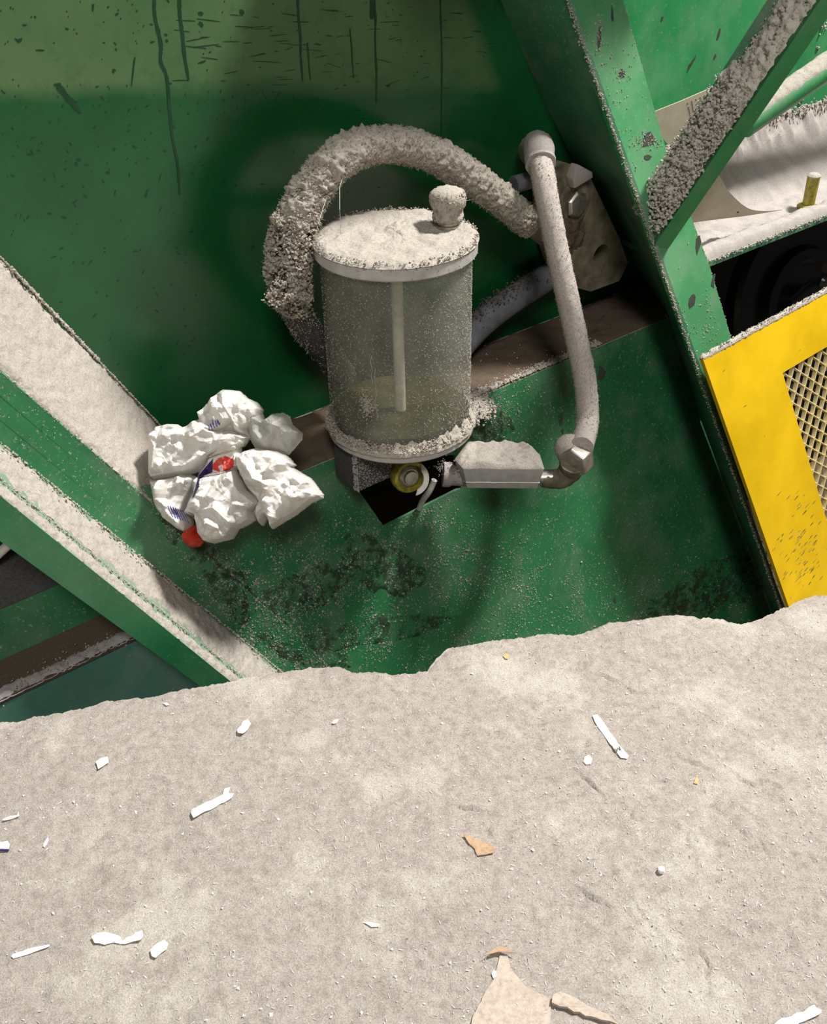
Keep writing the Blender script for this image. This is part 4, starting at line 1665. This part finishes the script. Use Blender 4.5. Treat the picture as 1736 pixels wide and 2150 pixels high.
# ================================================================== fluffy hose arch
def fluffy_hose():
    px = [(720, 785, .045), (682, 738, .055), (642, 690, .075), (618, 640, .09), (606, 590, .10), (606, 530, .10), (622, 465, .10), (655, 400, .095), (705, 340, .095), (765, 310, .085), (830, 304, .08), (900, 322, .08), (965, 358, .08), (1030, 405, .08), (1085, 448, .078), (1110, 468, .075)]
    pts = [W(x, y, o) for x, y, o in px]
    path = spline(pts, 16)
    k = len(path)
    t = thing('hose', 'dark hose arching behind the reservoir under a shaggy coat of dust', 'hose', pts[-1])
    mb = MB()
    mb.tube(path, .0185, 28, disp=lambda p, d, q: .0012 * max(0, fbm(p, 90, 3)))
    mb.build('tube', MT['dust_dark'], t)
    mb = MB()
    # lower clean-ish end has a thin grey film; then shaggy sleeve
    def dd(p, d, q):
        thin = min(1, max(0, (q - .19) / .03))
        shag = .5 + .5 * math.exp(-((q - .32) / .16) ** 2)
        top = .65 + .35 * d.dot(UP)
        hole = n1(p + V((5, 5, 5)), 55)
        h = .003 + .010 * shag * abs(fbm(p, 65, 4)) + .0042 * n1(p, 130) + .0034 * n1(p, 300)
        if q > .6:
            h *= .75
        h *= .55 + .6 * top
        if .20 < q < .40 and hole > .14:
            h = -.004
        return h * thin - .0008 * (1 - thin)
    rp = spline(path[::2], 4)
    mb.tube(rp, .0188, 90, disp=dd)
    mb.build('dust_sleeve', MT['dust_fluff'], t, angle=80)
    mb = MB()
    for _ in range(7000):
        q = random.random() ** .9
        q = q if random.random() < .6 else random.gauss(.34, .10)
        if not .02 < q < .99:
            continue
        i = min(k - 2, int(q * (k - 1)))
        tt = (path[i + 1] - path[i]).normalized()
        d = V((random.gauss(0, 1), random.gauss(0, 1), random.gauss(0, 1)))
        d = (d - tt * d.dot(tt)).normalized()
        p = lerp(path[i], path[i + 1], random.random())
        sh = .0235 if q > .21 else .0188
        shag = math.exp(-((q - .32) / .13) ** 2)
        if random.random() < .22:
            mb.fibre(p + d * sh, d + V((random.gauss(0, .6), random.gauss(0, .6), random.gauss(0, .6))), random.uniform(.003, .009) * (.6 + shag), .0005)
        else:
            mb.crumb(p + d * (sh + random.uniform(0, .006) * shag), random.uniform(.0007, .0018) * (1 + shag * .9) * (.6 if q < .2 else 1))
    # a tuft sticking out on the left and ragged skirts
    for x0, y0, x1, y1, o, m_ in [(590, 610, 558, 628, .12, 160), (600, 640, 570, 630, .12, 120), (585, 470, 578, 450, .118, 120), (680, 385, 700, 375, .105, 60), (575, 590, 600, 600, .125, 60), (640, 610, 648, 595, .115, 70), (625, 655, 640, 662, .112, 90), (598, 622, 640, 628, .13, 160)]:
        for _ in range(m_):
            q = random.random()
            mb.crumb(W(x0 + (x1 - x0) * q + random.gauss(0, 4), y0 + (y1 - y0) * q + random.gauss(0, 5), o + random.gauss(0, .004)), random.uniform(.0008, .0026))
    stuff(mb.build('dust_tufts', MT['dust_fluff'], t, smooth=False), 'ragged tufts of paper dust')
    # pale metal end fitting at the block
    mb = MB()
    e0, e1 = path[-1], path[-1] + (path[-1] - path[-8]).normalized() * .05
    mb.tube([lerp(e0, e1, i / 6) for i in range(7)], .0155, 20)
    mb.build('end_fitting', MT['pale'], t)
    # cobweb strand
    mb = MB()
    mb.tube([W(728, 345, .10), W(713, 392, .13), W(713, 440, .16), LID + V((-.066, .0, .004))], .00035, 5)
    mb.tube([W(690, 400, .11), W(668, 470, .15), LID + V((-.085, -.0, .002))], .00025, 5)
    tag(mb.build('cobweb_strand', MT['silk']), 'thin cobweb strand hanging from the arched hose to the reservoir lid', 'cobweb')


fluffy_hose()


# ================================================================== manifold block behind the grey hose
def manifold():
    o = .055
    pts = [(1158, 372), (1196, 344), (1232, 358), (1262, 420), (1300, 500), (1318, 552), (1300, 590), (1240, 612), (1195, 600), (1165, 500)]
    t = thing('manifold_plate', 'dirty pale metal mounting plate with a bolt and a round hole, behind the grey hose', 'plate', W(1240, 610, o))
    mb = MB()
    hc = W(1262, 537, o)
    q = (W(1284, 537, o) - hc).length
    hole = [hc + u * math.cos(a) * .019 + UP * math.sin(a) * .019 for a in [2 * math.pi * i / 24 for i in range(24)]]
    mb.prism([W(x, y, o) for x, y in pts], -n * .045, [hole])
    mb.build('plate', MT['pale'], t, bev=0)
    mb = MB()
    bc_ = W(1203, 427, o)
    mb.lathe([(.006, -.004), (.034, -.004), (.036, .002), (.032, .004), (.026, .004)], bc_, 40, n)
    wsh = mb.build('washer', MT['pale'], t)
    mb = MB()
    mb.lathe([(.004, 0), (.021, 0), (.022, .006), (.018, .010), (.004, .011)], bc_ + n * .003, 6, n)
    mb.build('bolt_head', MT['steel'], t, bev=.001)
    mb = MB()
    P_ = W(1196, 490, o + .004)
    rows = []
    for i in range(10):
        row = []
        for j in range(48):
            a = 2 * math.pi * j / 48
            rr = .046 * i / 9 * (1 + .4 * n1(V((math.cos(a) * 2, math.sin(a) * 2, 1)), 1.2))
            p = P_ + u * math.cos(a) * rr + UP * math.sin(a) * rr * .9
            row.append(p + n * (.010 * (1 - (i / 9) ** 2) - .005 + .006 * fbm(p, 60, 4) * (i < 9)))
        rows.append(row)
    mb.grid(rows, True)
    mb.build('grease_crust', MT['dust_brown'], t)
    mb = MB()
    a_, b_ = W(1200, 348, o + .001), W(1236, 374, o + .001)
    mb.prism([W(1186, 370, o), W(1198, 340, o), W(1228, 356, o), W(1230, 368, o), W(1190, 392, o)], n * .016)
    mb.build('cap_piece', MT['dust_grey'], t, bev=.003)
    # stub pointing left
    mb = MB()
    mb.tube([W(1078, 388, .07), W(1120, 376, .075)], .0125, 18)
    mb.build('stub', MT['blue_grey'], t)


manifold()

mb = MB()
pp = [W(960, 735, .03), W(1000, 690, .03), W(1040, 655, .03), W(1090, 620, .03), W(1140, 588, .03), W(1180, 565, .03)]
tb = thing('conduit', 'blue grey conduit slanting behind the reservoir onto the dark ledge', 'conduit', pp[0])
mb.tube(spline(pp, 8), .0215, 24)
mb.build('sheath', MT['blue_grey'], tb)
mb = MB()
sp_ = spline([p + UP * .014 - n * .0 for p in pp], 8)
for _ in range(900):
    p = random.choice(sp_[8:30])
    mb.crumb(p + V((random.gauss(0, .008), random.gauss(0, .008), random.gauss(.003, .004))), random.uniform(.0008, .0028))
stuff(mb.build('dust_crumbs', MT['dust_brown'], tb, smooth=False))


# ================================================================== plastic bag
def bag():
    t = thing('plastic_bag', 'crumpled white plastic carrier bag with red and blue print, wedged by the left beam', 'bag', W(490, 1130, .10))
    base = W(490, 1000, .150)
    kpx = (base - C0).dot(_F) / FPX / 3.945          # metres per traced unit
    rng = np.random.default_rng(5)

    def place(x, y, h):
        """traced point -> upright plane through the bag, raised h toward the slab"""
        px, py = 280 + x / 3.945, 780 + y / 3.945
        return base + CR * ((px - 490) * kpx * 3.945) - CU * ((py - 1000) * kpx * 3.945) - _F * h

    def segd(X, Y_, poly, closed=True):
        D = np.full(X.shape, 1e9)
        P = list(poly) + ([poly[0]] if closed else [])
        for (x0, y0), (x1, y1) in zip(P[:-1], P[1:]):
            dx, dy = x1 - x0, y1 - y0
            t_ = np.clip(((X - x0) * dx + (Y_ - y0) * dy) / (dx * dx + dy * dy + 1e-9), 0, 1)
            D = np.minimum(D, np.hypot(X - x0 - t_ * dx, Y_ - y0 - t_ * dy))
        return D

    def inpoly(X, Y_, poly):
        c = np.zeros(X.shape, bool)
        for (x0, y0), (x1, y1) in zip(poly, poly[1:] + poly[:1]):
            cond = (y0 > Y_) != (y1 > Y_)
            with np.errstate(divide='ignore', invalid='ignore'):
                xx = (x1 - x0) * (Y_ - y0) / ((y1 - y0) if y1 != y0 else 1e-9) + x0
            c ^= cond & (X < xx)
        return c

    def skin(name, mat, lobes, ridges, nrand, back, step=5.5):
        allp = [p for l in lobes for p in l[0]]
        x0, x1 = min(p[0] for p in allp) - 20, max(p[0] for p in allp) + 20
        y0, y1 = min(p[1] for p in allp) - 20, max(p[1] for p in allp) + 20
        X, Y_ = np.meshgrid(np.arange(x0, x1, step), np.arange(y0, y1, step))
        X = X + rng.uniform(-.25, .25, X.shape) * step
        Y_ = Y_ + rng.uniform(-.25, .25, X.shape) * step
        Hh = np.full(X.shape, -1.0)
        uni = np.zeros(X.shape, bool)
        sd_ = np.full(X.shape, 0.0)
        for poly, off, H, R_ in lobes:
            ins = inpoly(X, Y_, poly)
            d = segd(X, Y_, poly)
            t_ = np.clip(d / R_, 0, 1)
            h = off + H * (.55 * t_ + .45 * (1 - (1 - t_) ** 3))
            Hh = np.where(ins, np.maximum(Hh, h), Hh)
            sd_ = np.where(ins, np.maximum(sd_, d), sd_)
            uni |= ins
        bd = np.zeros(X.shape)
        for pl_, amp, wd in ridges:
            d = segd(X, Y_, pl_, False)
            bd += amp * np.clip(1 - d / wd, 0, 1)
        for _ in range(nrand):
            cx, cy = rng.uniform(x0, x1), rng.uniform(y0, y1)
            a = rng.uniform(0, math.pi)
            ln = rng.uniform(25, 130) if _ % 3 else rng.uniform(15, 50)
            q = [(cx, cy), (cx + math.cos(a) * ln, cy + math.sin(a) * ln), (cx + math.cos(a + .5) * ln * 1.7, cy + math.sin(a + .5) * ln * 1.7)]
            d = segd(X, Y_, q, False)
            wd = rng.uniform(16, 60) if _ % 3 else rng.uniform(9, 18)
            bd += rng.uniform(.05, .13) * .001 * wd * rng.choice([1, 1, -1]) * np.clip(1 - d / wd, 0, 1)
        rim = np.clip(sd_ / 30, 0, 1)
        Hh = (Hh + bd) * rim ** .6
        mb = MB()
        idx = {}
        ny, nx = X.shape
        ids = np.argwhere(uni)
        for i, j in ids:
            idx[(i, j)] = len(mb.v)
            mb.v.append(place(X[i, j], Y_[i, j], float(Hh[i, j])))
        nf = len(mb.v)
        for i, j in ids:
            t_ = min(1.0, float(sd_[i, j]) / 90)
            mb.v.append(place(X[i, j], Y_[i, j], -.002 - back * (1 - (1 - t_) ** 2)))
        cells = []
        edge = {}
        for i in range(ny - 1):
            for j in range(nx - 1):
                c = [(i, j), (i, j + 1), (i + 1, j + 1), (i + 1, j)]
                if all(k in idx for k in c):
                    q = [idx[k] for k in c]
                    tris = [(q[0], q[1], q[2]), (q[0], q[2], q[3])] if (i + j) % 2 else [(q[0], q[1], q[3]), (q[1], q[2], q[3])]
                    for tr in tris:
                        mb.face(*tr)
                        mb.face(*[k + nf for k in reversed(tr)])
                    for m_ in range(4):
                        e = (q[m_], q[(m_ + 1) % 4])
                        edge[e] = 1
        for a, b_ in list(edge):
            if (b_, a) not in edge:
                mb.face(b_, a, a + nf, b_ + nf)
        used = sorted({k for f in mb.f for k in f})
        mp = {k: i for i, k in enumerate(used)}
        mb.v = [mb.v[k] for k in used]
        mb.f = [tuple(mp[k] for k in f) for f in mb.f]
        return mb.build(name, mat, t, angle=13)

    A1 = [(150, 690), (148, 600), (178, 520), (230, 450), (300, 435), (370, 437), (420, 465), (550, 405), (640, 430), (690, 495), (760, 497), (870, 508), (975, 550), (930, 620), (850, 660), (740, 690), (660, 720), (560, 830), (470, 860), (330, 890), (190, 905), (150, 860)]
    A2 = [(150, 880), (190, 895), (330, 880), (430, 850), (520, 865), (548, 895), (520, 980), (480, 1080), (455, 1160), (500, 1230), (502, 1320), (470, 1350), (380, 1310), (280, 1230), (220, 1150), (195, 1050)]
    A3 = [(545, 900), (600, 870), (740, 845), (860, 815), (885, 860), (950, 980), (1060, 1060), (1120, 1100), (1010, 1160), (1020, 1235), (950, 1280), (880, 1310), (830, 1390), (680, 1428), (610, 1410), (560, 1330), (535, 1200), (465, 1165), (490, 1090), (530, 1000)]
    A4 = [(858, 700), (920, 660), (1010, 635), (1090, 645), (1200, 660), (1290, 700), (1358, 780), (1330, 795), (1480, 885), (1582, 1020), (1576, 1052), (1480, 1095), (1360, 1190), (1160, 1310), (1140, 1275), (1125, 1200), (1080, 1288), (1030, 1225), (1000, 1160), (1060, 1085), (960, 980), (890, 860), (868, 790)]
    A5 = [(550, 350), (620, 270), (690, 190), (740, 148), (830, 155), (890, 162), (960, 225), (1040, 260), (1085, 320), (1060, 390), (1010, 450), (955, 490), (975, 550), (880, 530), (760, 520), (690, 520), (600, 520), (555, 420)]
    A7 = [(440, 1180), (510, 950), (550, 820), (650, 700), (760, 620), (900, 600), (900, 800), (760, 870), (610, 900), (550, 1000), (540, 1250)]
    R = [([(670, 505), (560, 580), (440, 720), (340, 830), (290, 920), (270, 1060)], .012, 80), ([(690, 500), (600, 510), (440, 545), (330, 555)], .008, 60), ([(870, 510), (810, 560), (740, 650), (660, 720)], .009, 70),
         ([(300, 440), (430, 490), (350, 550)], .006, 50), ([(520, 870), (500, 960), (430, 880)], .007, 45), ([(400, 860), (300, 960), (290, 1060)], .007, 55), ([(340, 1120), (450, 1150)], .005, 50), ([(190, 900), (330, 890), (470, 860)], .006, 40),
         ([(560, 1090), (700, 1050), (790, 960), (850, 880)], .009, 70), ([(620, 1150), (750, 1130), (860, 1240)], .009, 60), ([(860, 900), (930, 1000), (1060, 1080)], .009, 65), ([(630, 1280), (700, 1250), (780, 1290), (800, 1350)], .008, 50), ([(590, 1030), (700, 1050)], .006, 45),
         ([(700, 880), (690, 980), (640, 1060)], -.006, 50), ([(900, 1100), (1000, 1120)], .006, 40), ([(560, 1180), (640, 1230), (640, 1300)], -.007, 45),
         ([(1010, 800), (1060, 900), (1190, 960), (1140, 1080)], .011, 65), ([(1250, 790), (1190, 920), (1120, 1120), (1150, 1280)], .012, 80), ([(950, 760), (1040, 850), (1060, 920), (960, 900)], .008, 50), ([(1480, 890), (1380, 1000), (1220, 1160)], .008, 110),
         ([(1290, 700), (1180, 730), (1000, 720)], .006, 50), ([(1060, 1080), (1080, 1280)], .010, 45), ([(1500, 1040), (1400, 1060)], .007, 60), ([(1350, 790), (1250, 790), (1100, 860)], .008, 50), ([(1250, 960), (1330, 900), (1470, 900)], .006, 50), ([(1100, 1000), (1180, 1040)], -.008, 50),
         ([(680, 240), (740, 310), (800, 420)], .010, 55), ([(790, 170), (800, 300), (900, 470)], .011, 60), ([(960, 230), (920, 330), (950, 450)], .010, 65), ([(640, 300), (700, 290)], .006, 45), ([(720, 340), (730, 480)], .007, 45), ([(860, 360), (840, 490)], -.007, 45), ([(600, 340), (660, 420)], .006, 50),
         ([(200, 560), (260, 640), (240, 800)], .007, 70), ([(460, 600), (540, 640), (640, 660)], -.005, 60), ([(420, 800), (500, 790), (560, 740)], .006, 50)]
    body = skin('film', MT['film'], [(A1, .026, .022, 130), (A2, .022, .024, 100), (A3, .032, .026, 120), (A4, .026, .024, 140), (A5, .010, .028, 110), (A7, .010, .008, 60)], [(q_, a_ * 1.25, w_ * .9) for q_, a_, w_ in R], 420, .024)
    A6 = [(950, 240), (1060, 290), (1092, 392), (1150, 350), (1240, 338), (1300, 370), (1322, 440), (1405, 510), (1402, 565), (1290, 695), (1200, 680), (1010, 640), (960, 560), (930, 450)]
    skin('loose_end', MT['film_thin'], [(A6, .001, .018, 90)], [([(1090, 400), (1180, 460), (1400, 520)], .009, 70), ([(1000, 330), (1010, 500), (1100, 600)], .008, 60), ([(1150, 360), (1270, 420)], .006, 40), ([(1100, 500), (1250, 560)], -.005, 60)], 60, .02)
    A8 = [(403, 1350), (440, 1300), (500, 1270), (545, 1280), (607, 1388), (560, 1450), (500, 1462), (430, 1430)]
    tag(skin('printed_corner', MT['red'], [(A8, .005, .007, 60)], [([(500, 1290), (490, 1380), (520, 1450)], .014, 42), ([(430, 1390), (490, 1380), (590, 1390)], .010, 34), ([(545, 1290), (550, 1440)], -.007, 26), ([(440, 1340), (460, 1440)], .007, 24)], 40, .012), 'red corner sticking out underneath', None)
    # printed areas of the skin
    body.data.materials.append(MT['red'])
    body.data.materials.append(MT['navy'])
    def to_px(p):
        d = p - C0
        z = d.dot(_F)
        return 868 + FPX * d.dot(CR) / z, 1075 - FPX * d.dot(CU) / z
    RED = [(655, 770), (700, 722), (760, 698), (835, 730), (832, 785), (790, 820), (710, 832), (660, 812)]
    NAVY = [(535, 870), (600, 790), (660, 718), (655, 835), (590, 862), (550, 890), (540, 960), (500, 1045), (485, 1055), (515, 960)]
    def inside(x, y, poly):
        c = False
        x, y = (x - 280) * 3.945, (y - 780) * 3.945
        for (x0, y0), (x1, y1) in zip(poly, poly[1:] + poly[:1]):
            if (y0 > y) != (y1 > y) and x < (x1 - x0) * (y - y0) / (y1 - y0) + x0:
                c = not c
        return c
    loc = V(body.location)
    for pg in body.data.polygons:
        if pg.normal.dot(_F) < .15:
            x, y = to_px(pg.center + loc)
            if inside(x, y, RED) and n1(pg.center, 90) > -.28:
                pg.material_index = 1
            elif inside(x, y, NAVY):
                pg.material_index = 2
    # blue bars printed on the skin: found by casting onto the film
    from mathutils.bvhtree import BVHTree
    bv = BVHTree.FromPolygons([v.co + body.location for v in body.data.vertices], [p.vertices[:] for p in body.data.polygons])
    def hit(x, y):
        r = bv.ray_cast(C0, ray(x, y).normalized())
        return r[0], r[1]
    mb = MB()
    def stroke(x0, y0, x1, y1, w_):
        A_, B_ = [], []
        for i in range(9):
            q = i / 8
            h, hn = hit(x0 + (x1 - x0) * q, y0 + (y1 - y0) * q)
            if h is None:
                return
            sd = V((1, 0, 0)) * (w_ * .0006)
            sd = CR * (w_ * .00031)
            o_ = hn * .0007 if hn.dot(_F) < 0 else -hn * .0007
            A_.append(h + o_ - sd)
            B_.append(h + o_ + sd)
        mb.plate(A_, B_, _F * .0005)
    for i in range(7):
        stroke(352 + i * 5, 1062 + i * 1.5, 362 + i * 5.5, 1086 + i * 2, 2.6 if i in (1, 2, 3) else 1.3)
    stroke(364, 1070, 372, 1084, 9)
    tag(mb.build('bar_print', MT['blue'], t), 'blue printed bars', None)
    mb = MB()
    for i in range(5):
        stroke(436 + i * 5, 893 - i * 3, 440 + i * 5, 904 - i * 3, 2.2)
    for i in range(4):
        stroke(447 + i * 4, 880 + i * 2, 449 + i * 4, 890, 1.8)
    tag(mb.build('lettering_print', MT['blue'], t), 'blue printed lettering', None)


bag()


# ================================================================== litter on the slab
def sz(x, y):
    p = Z(x, y)
    return V((p.x, p.y, slab_z(p.x, p.y)))


def scrap(name, label, cat, poly, mat, h=.0006, lift=.0015, curl=.0, group=None, marks=None, thick=.0006, ink='ink', mw=.0003):
    P = [sz(x, y) for x, y in poly]
    # refine the outline with a little tearing
    Q = []
    for i, p in enumerate(P):
        r = P[(i + 1) % len(P)]
        k = max(1, int((r - p).length / .004))
        for j in range(k):
            q = lerp(p, r, j / k)
            if j:
                q = q + V((random.gauss(0, .0003), random.gauss(0, .0003), 0))
            Q.append(q)
    c = sum(Q, V()) / len(Q)
    m_ = max((q - c).length for q in Q)
    hi = max(slab_z(q.x, q.y) for q in Q + [c])
    mb = MB()
    B = []
    for q in Q:
        z = max(q.z, c.z) + lift + curl * ((q - c).length / m_) ** 2
        B.append(V((q.x, q.y, z)))
    mb = MB()
    cz = V((c.x, c.y, max(c.z, sum(q.z for q in B) / len(B)) + .0004))
    k = len(B)
    tri = tessellate_polygon([[V((q.x, q.y, 0)) for q in B]])
    top = mb.add(B)
    bot = mb.add([p - UP * thick for p in B])
    for q in tri:
        mb.face(top + q[0], top + q[1], top + q[2])
        mb.face(bot + q[2], bot + q[1], bot + q[0])
    for i in range(k):
        j = (i + 1) % k
        mb.face(top + i, top + j, bot + j, bot + i)
    if marks:
        mb.mat(1)
        for (x0, y0, x1, y1) in marks:
            a, b = Z(x0, y0, cz.z + .0009), Z(x1, y1, cz.z + .0009)
            sd = (b - a).cross(UP).normalized() * mw
            mb.plate([a + sd, b + sd], [a - sd, b - sd], UP * -.0008)
    o = mb.build(name, [mat, MT[ink]], smooth=False)
    tag(o, label, cat, {'paper_strip': 'paper strips on the slab', 'tissue_scrap': 'tissue scraps on the slab', 'card_scrap': 'card scraps on the slab'}[name])
    return o


P_, T_ = MT['paper'], MT['tissue']
scrap('paper_strip', 'white shredded paper strip bearing a small dark letter, right half of the slab', 'paper strip', [(1244, 1503), (1254, 1501), (1266, 1518), (1300, 1566), (1320, 1588), (1316, 1594), (1303, 1592), (1276, 1557), (1251, 1521)], P_, marks=[(1290, 1571, 1296, 1577), (1296, 1577, 1296, 1570), (1296, 1570, 1303, 1574), (1303, 1574, 1300, 1566)])
scrap('paper_strip', 'white paper strip with a forked folded end, left of the slab middle', 'paper strip', [(402, 1712), (405, 1703), (428, 1690), (468, 1672), (472, 1660), (484, 1659), (480, 1670), (492, 1672), (488, 1679), (455, 1697), (430, 1707), (407, 1722)], P_, curl=.002)
scrap('paper_strip', 'white paper strip with a purple edge cut off by the left picture border', 'paper strip', [(-40, 1772), (18, 1770), (23, 1778), (20, 1788), (-40, 1787)], P_, curl=.001, marks=[(-38, 1784, 0, 1784), (0, 1784, 18, 1785)], ink='navy', mw=.0010)
scrap('paper_strip', 'thin straight white paper sliver near the bottom left corner', 'paper strip', [(25, 2010), (28, 2006), (60, 1994), (104, 1985), (105, 1988), (66, 2003), (29, 2015)], P_)
scrap('paper_strip', 'thin bent white paper sliver at the left border above the purple-edged strip', 'paper strip', [(7, 1727), (22, 1717), (37, 1716), (41, 1710), (43, 1718), (30, 1722), (10, 1728)], P_, curl=.002)
scrap('tissue_scrap', 'long torn white tissue scrap with a notch, lower left of the slab', 'tissue', [(194, 1972), (205, 1963), (222, 1959), (240, 1963), (253, 1968), (258, 1978), (268, 1969), (280, 1967), (284, 1961), (300, 1957), (302, 1970), (295, 1977), (280, 1979), (262, 1984), (240, 1981), (220, 1986), (200, 1984)], T_, curl=.002)
scrap('tissue_scrap', 'small crumpled white tissue scrap right of the long torn one', 'tissue', [(316, 1998), (330, 1983), (346, 1977), (355, 1985), (350, 1996), (338, 2003), (328, 2015), (320, 2012)], T_, curl=.002)
scrap('tissue_scrap', 'curled white tissue scrap below the left beam end', 'tissue', [(498, 1536), (510, 1520), (520, 1516), (528, 1524), (520, 1534), (510, 1545), (500, 1543)], T_, curl=.004)
scrap('tissue_scrap', 'pale grey tissue scrap on the upper left of the slab', 'tissue', [(203, 1605), (214, 1597), (228, 1595), (230, 1606), (218, 1613), (208, 1621)], MT['tissue'], curl=.002)
scrap('tissue_scrap', 'round white tissue dab just below the lettered paper strip', 'tissue', [(1224, 1602), (1227, 1592), (1236, 1588), (1243, 1597), (1240, 1607), (1230, 1609)], T_)
scrap('tissue_scrap', 'small white tissue flake near the bottom centre of the slab', 'tissue', [(762, 1936), (778, 1936), (796, 1940), (796, 1945), (780, 1946), (772, 1941)], P_)
scrap('tissue_scrap', 'tiny white flake just below the broken edge, left of centre', 'tissue', [(697, 1521), (703, 1515), (711, 1514), (707, 1521), (701, 1523)], P_)
scrap('tissue_scrap', 'tiny white flake at the broken edge below the left beam', 'tissue', [(342, 1478), (350, 1477), (356, 1481), (350, 1483)], P_)
scrap('tissue_scrap', 'tiny curved white flake right of the purple-edged strip', 'tissue', [(94, 1775), (98, 1769), (102, 1762), (104, 1768), (100, 1777), (95, 1784), (92, 1782)], P_)
scrap('tissue_scrap', 'tiny white flake beside the brown triangular card scrap', 'tissue', [(1032, 2048), (1036, 2040), (1042, 2043), (1041, 2054), (1035, 2058)], P_)
scrap('tissue_scrap', 'white zigzag-edged paper scrap in the bottom right corner', 'paper', [(1610, 2165), (1640, 2140), (1660, 2136), (1672, 2127), (1686, 2126), (1698, 2116), (1708, 2112), (1712, 2118), (1724, 2124), (1722, 2130), (1700, 2140), (1670, 2155), (1650, 2170)], T_, curl=.002)
scrap('card_scrap', 'brown pointed card scrap in the middle of the slab', 'card scrap', [(973, 1757), (985, 1757), (1000, 1766), (1022, 1772), (1041, 1784), (1036, 1795), (1020, 1799), (1002, 1801), (996, 1785), (985, 1775)], MT['wood'], curl=.002)
scrap('card_scrap', 'large brown triangular card scrap with a curled tip at the bottom edge', 'card scrap', [(986, 2170), (995, 2130), (1010, 2105), (1018, 2085), (1036, 2060), (1044, 2030), (1049, 2009), (1064, 2008), (1072, 2035), (1100, 2070), (1145, 2095), (1158, 2100), (1152, 2170)], MT['wood_pale'], curl=.001, lift=.0008)
scrap('card_scrap', 'small folded brown tip on the big triangular card scrap', 'card scrap', [(1014, 2016), (1045, 1996), (1058, 1998), (1084, 2011), (1064, 2009), (1046, 2008)], MT['wood'], curl=.0, lift=.006)
scrap('card_scrap', 'tan zigzag-edged card scrap at the bottom right of the triangle', 'card scrap', [(1157, 2112), (1160, 2095), (1175, 2088), (1200, 2096), (1240, 2120), (1275, 2135), (1300, 2160), (1280, 2150), (1262, 2147), (1250, 2142), (1240, 2139), (1228, 2138), (1216, 2130), (1204, 2130), (1190, 2120), (1175, 2119), (1165, 2115)], MT['wood_pale'], curl=.002, lift=.004, thick=.003)
scrap('card_scrap', 'tiny orange fleck on the right of the slab', 'fleck', [(1456, 1646), (1461, 1634), (1467, 1638), (1464, 1648)], MT['orange'])
scrap('card_scrap', 'tiny orange fleck just under the broken edge at centre', 'fleck', [(1056, 1378), (1062, 1372), (1070, 1376), (1066, 1384), (1060, 1383)], MT['orange'])
bp_ = sz(1387, 1831)
mb = MB()
mb.lathe([(.0005, -.001), (.003, 0), (.0035, .002), (.003, .0042), (.001, .0052)], bp_ + UP * .0008, 16)
tag(mb.build('bead', P_), 'small round white bead on the right of the slab', 'bead')


def fibres():
    mb = MB()
    for _ in range(6500):
        x, y = random.uniform(-60, 1800), random.uniform(1265, 2240)
        p = Z(x, y)
        if p.y > edge_y(p.x) - .004:
            continue
        if random.random() > .35 + .65 * (x / 1736):
            continue
        z = slab_z(p.x, p.y)
        q = V((p.x, p.y, z + .0006))
        a = random.uniform(0, 6.283)
        d = V((math.cos(a), math.sin(a), random.uniform(.0, .5)))
        r = random.random()
        if r < .55:
            mb.fibre(q, d, random.uniform(.002, .006), random.uniform(.0002, .0005))
        elif r < .93:
            mb.crumb(q, random.uniform(.0004, .0011))
        else:
            mb.crumb(q, random.uniform(.0012, .0022))
    o = mb.build('paper_fibres', MT['tissue'], smooth=False)
    tag(o, 'countless tiny white paper fibres strewn over the concrete slab', 'paper fibres', kind='stuff')


fibres()
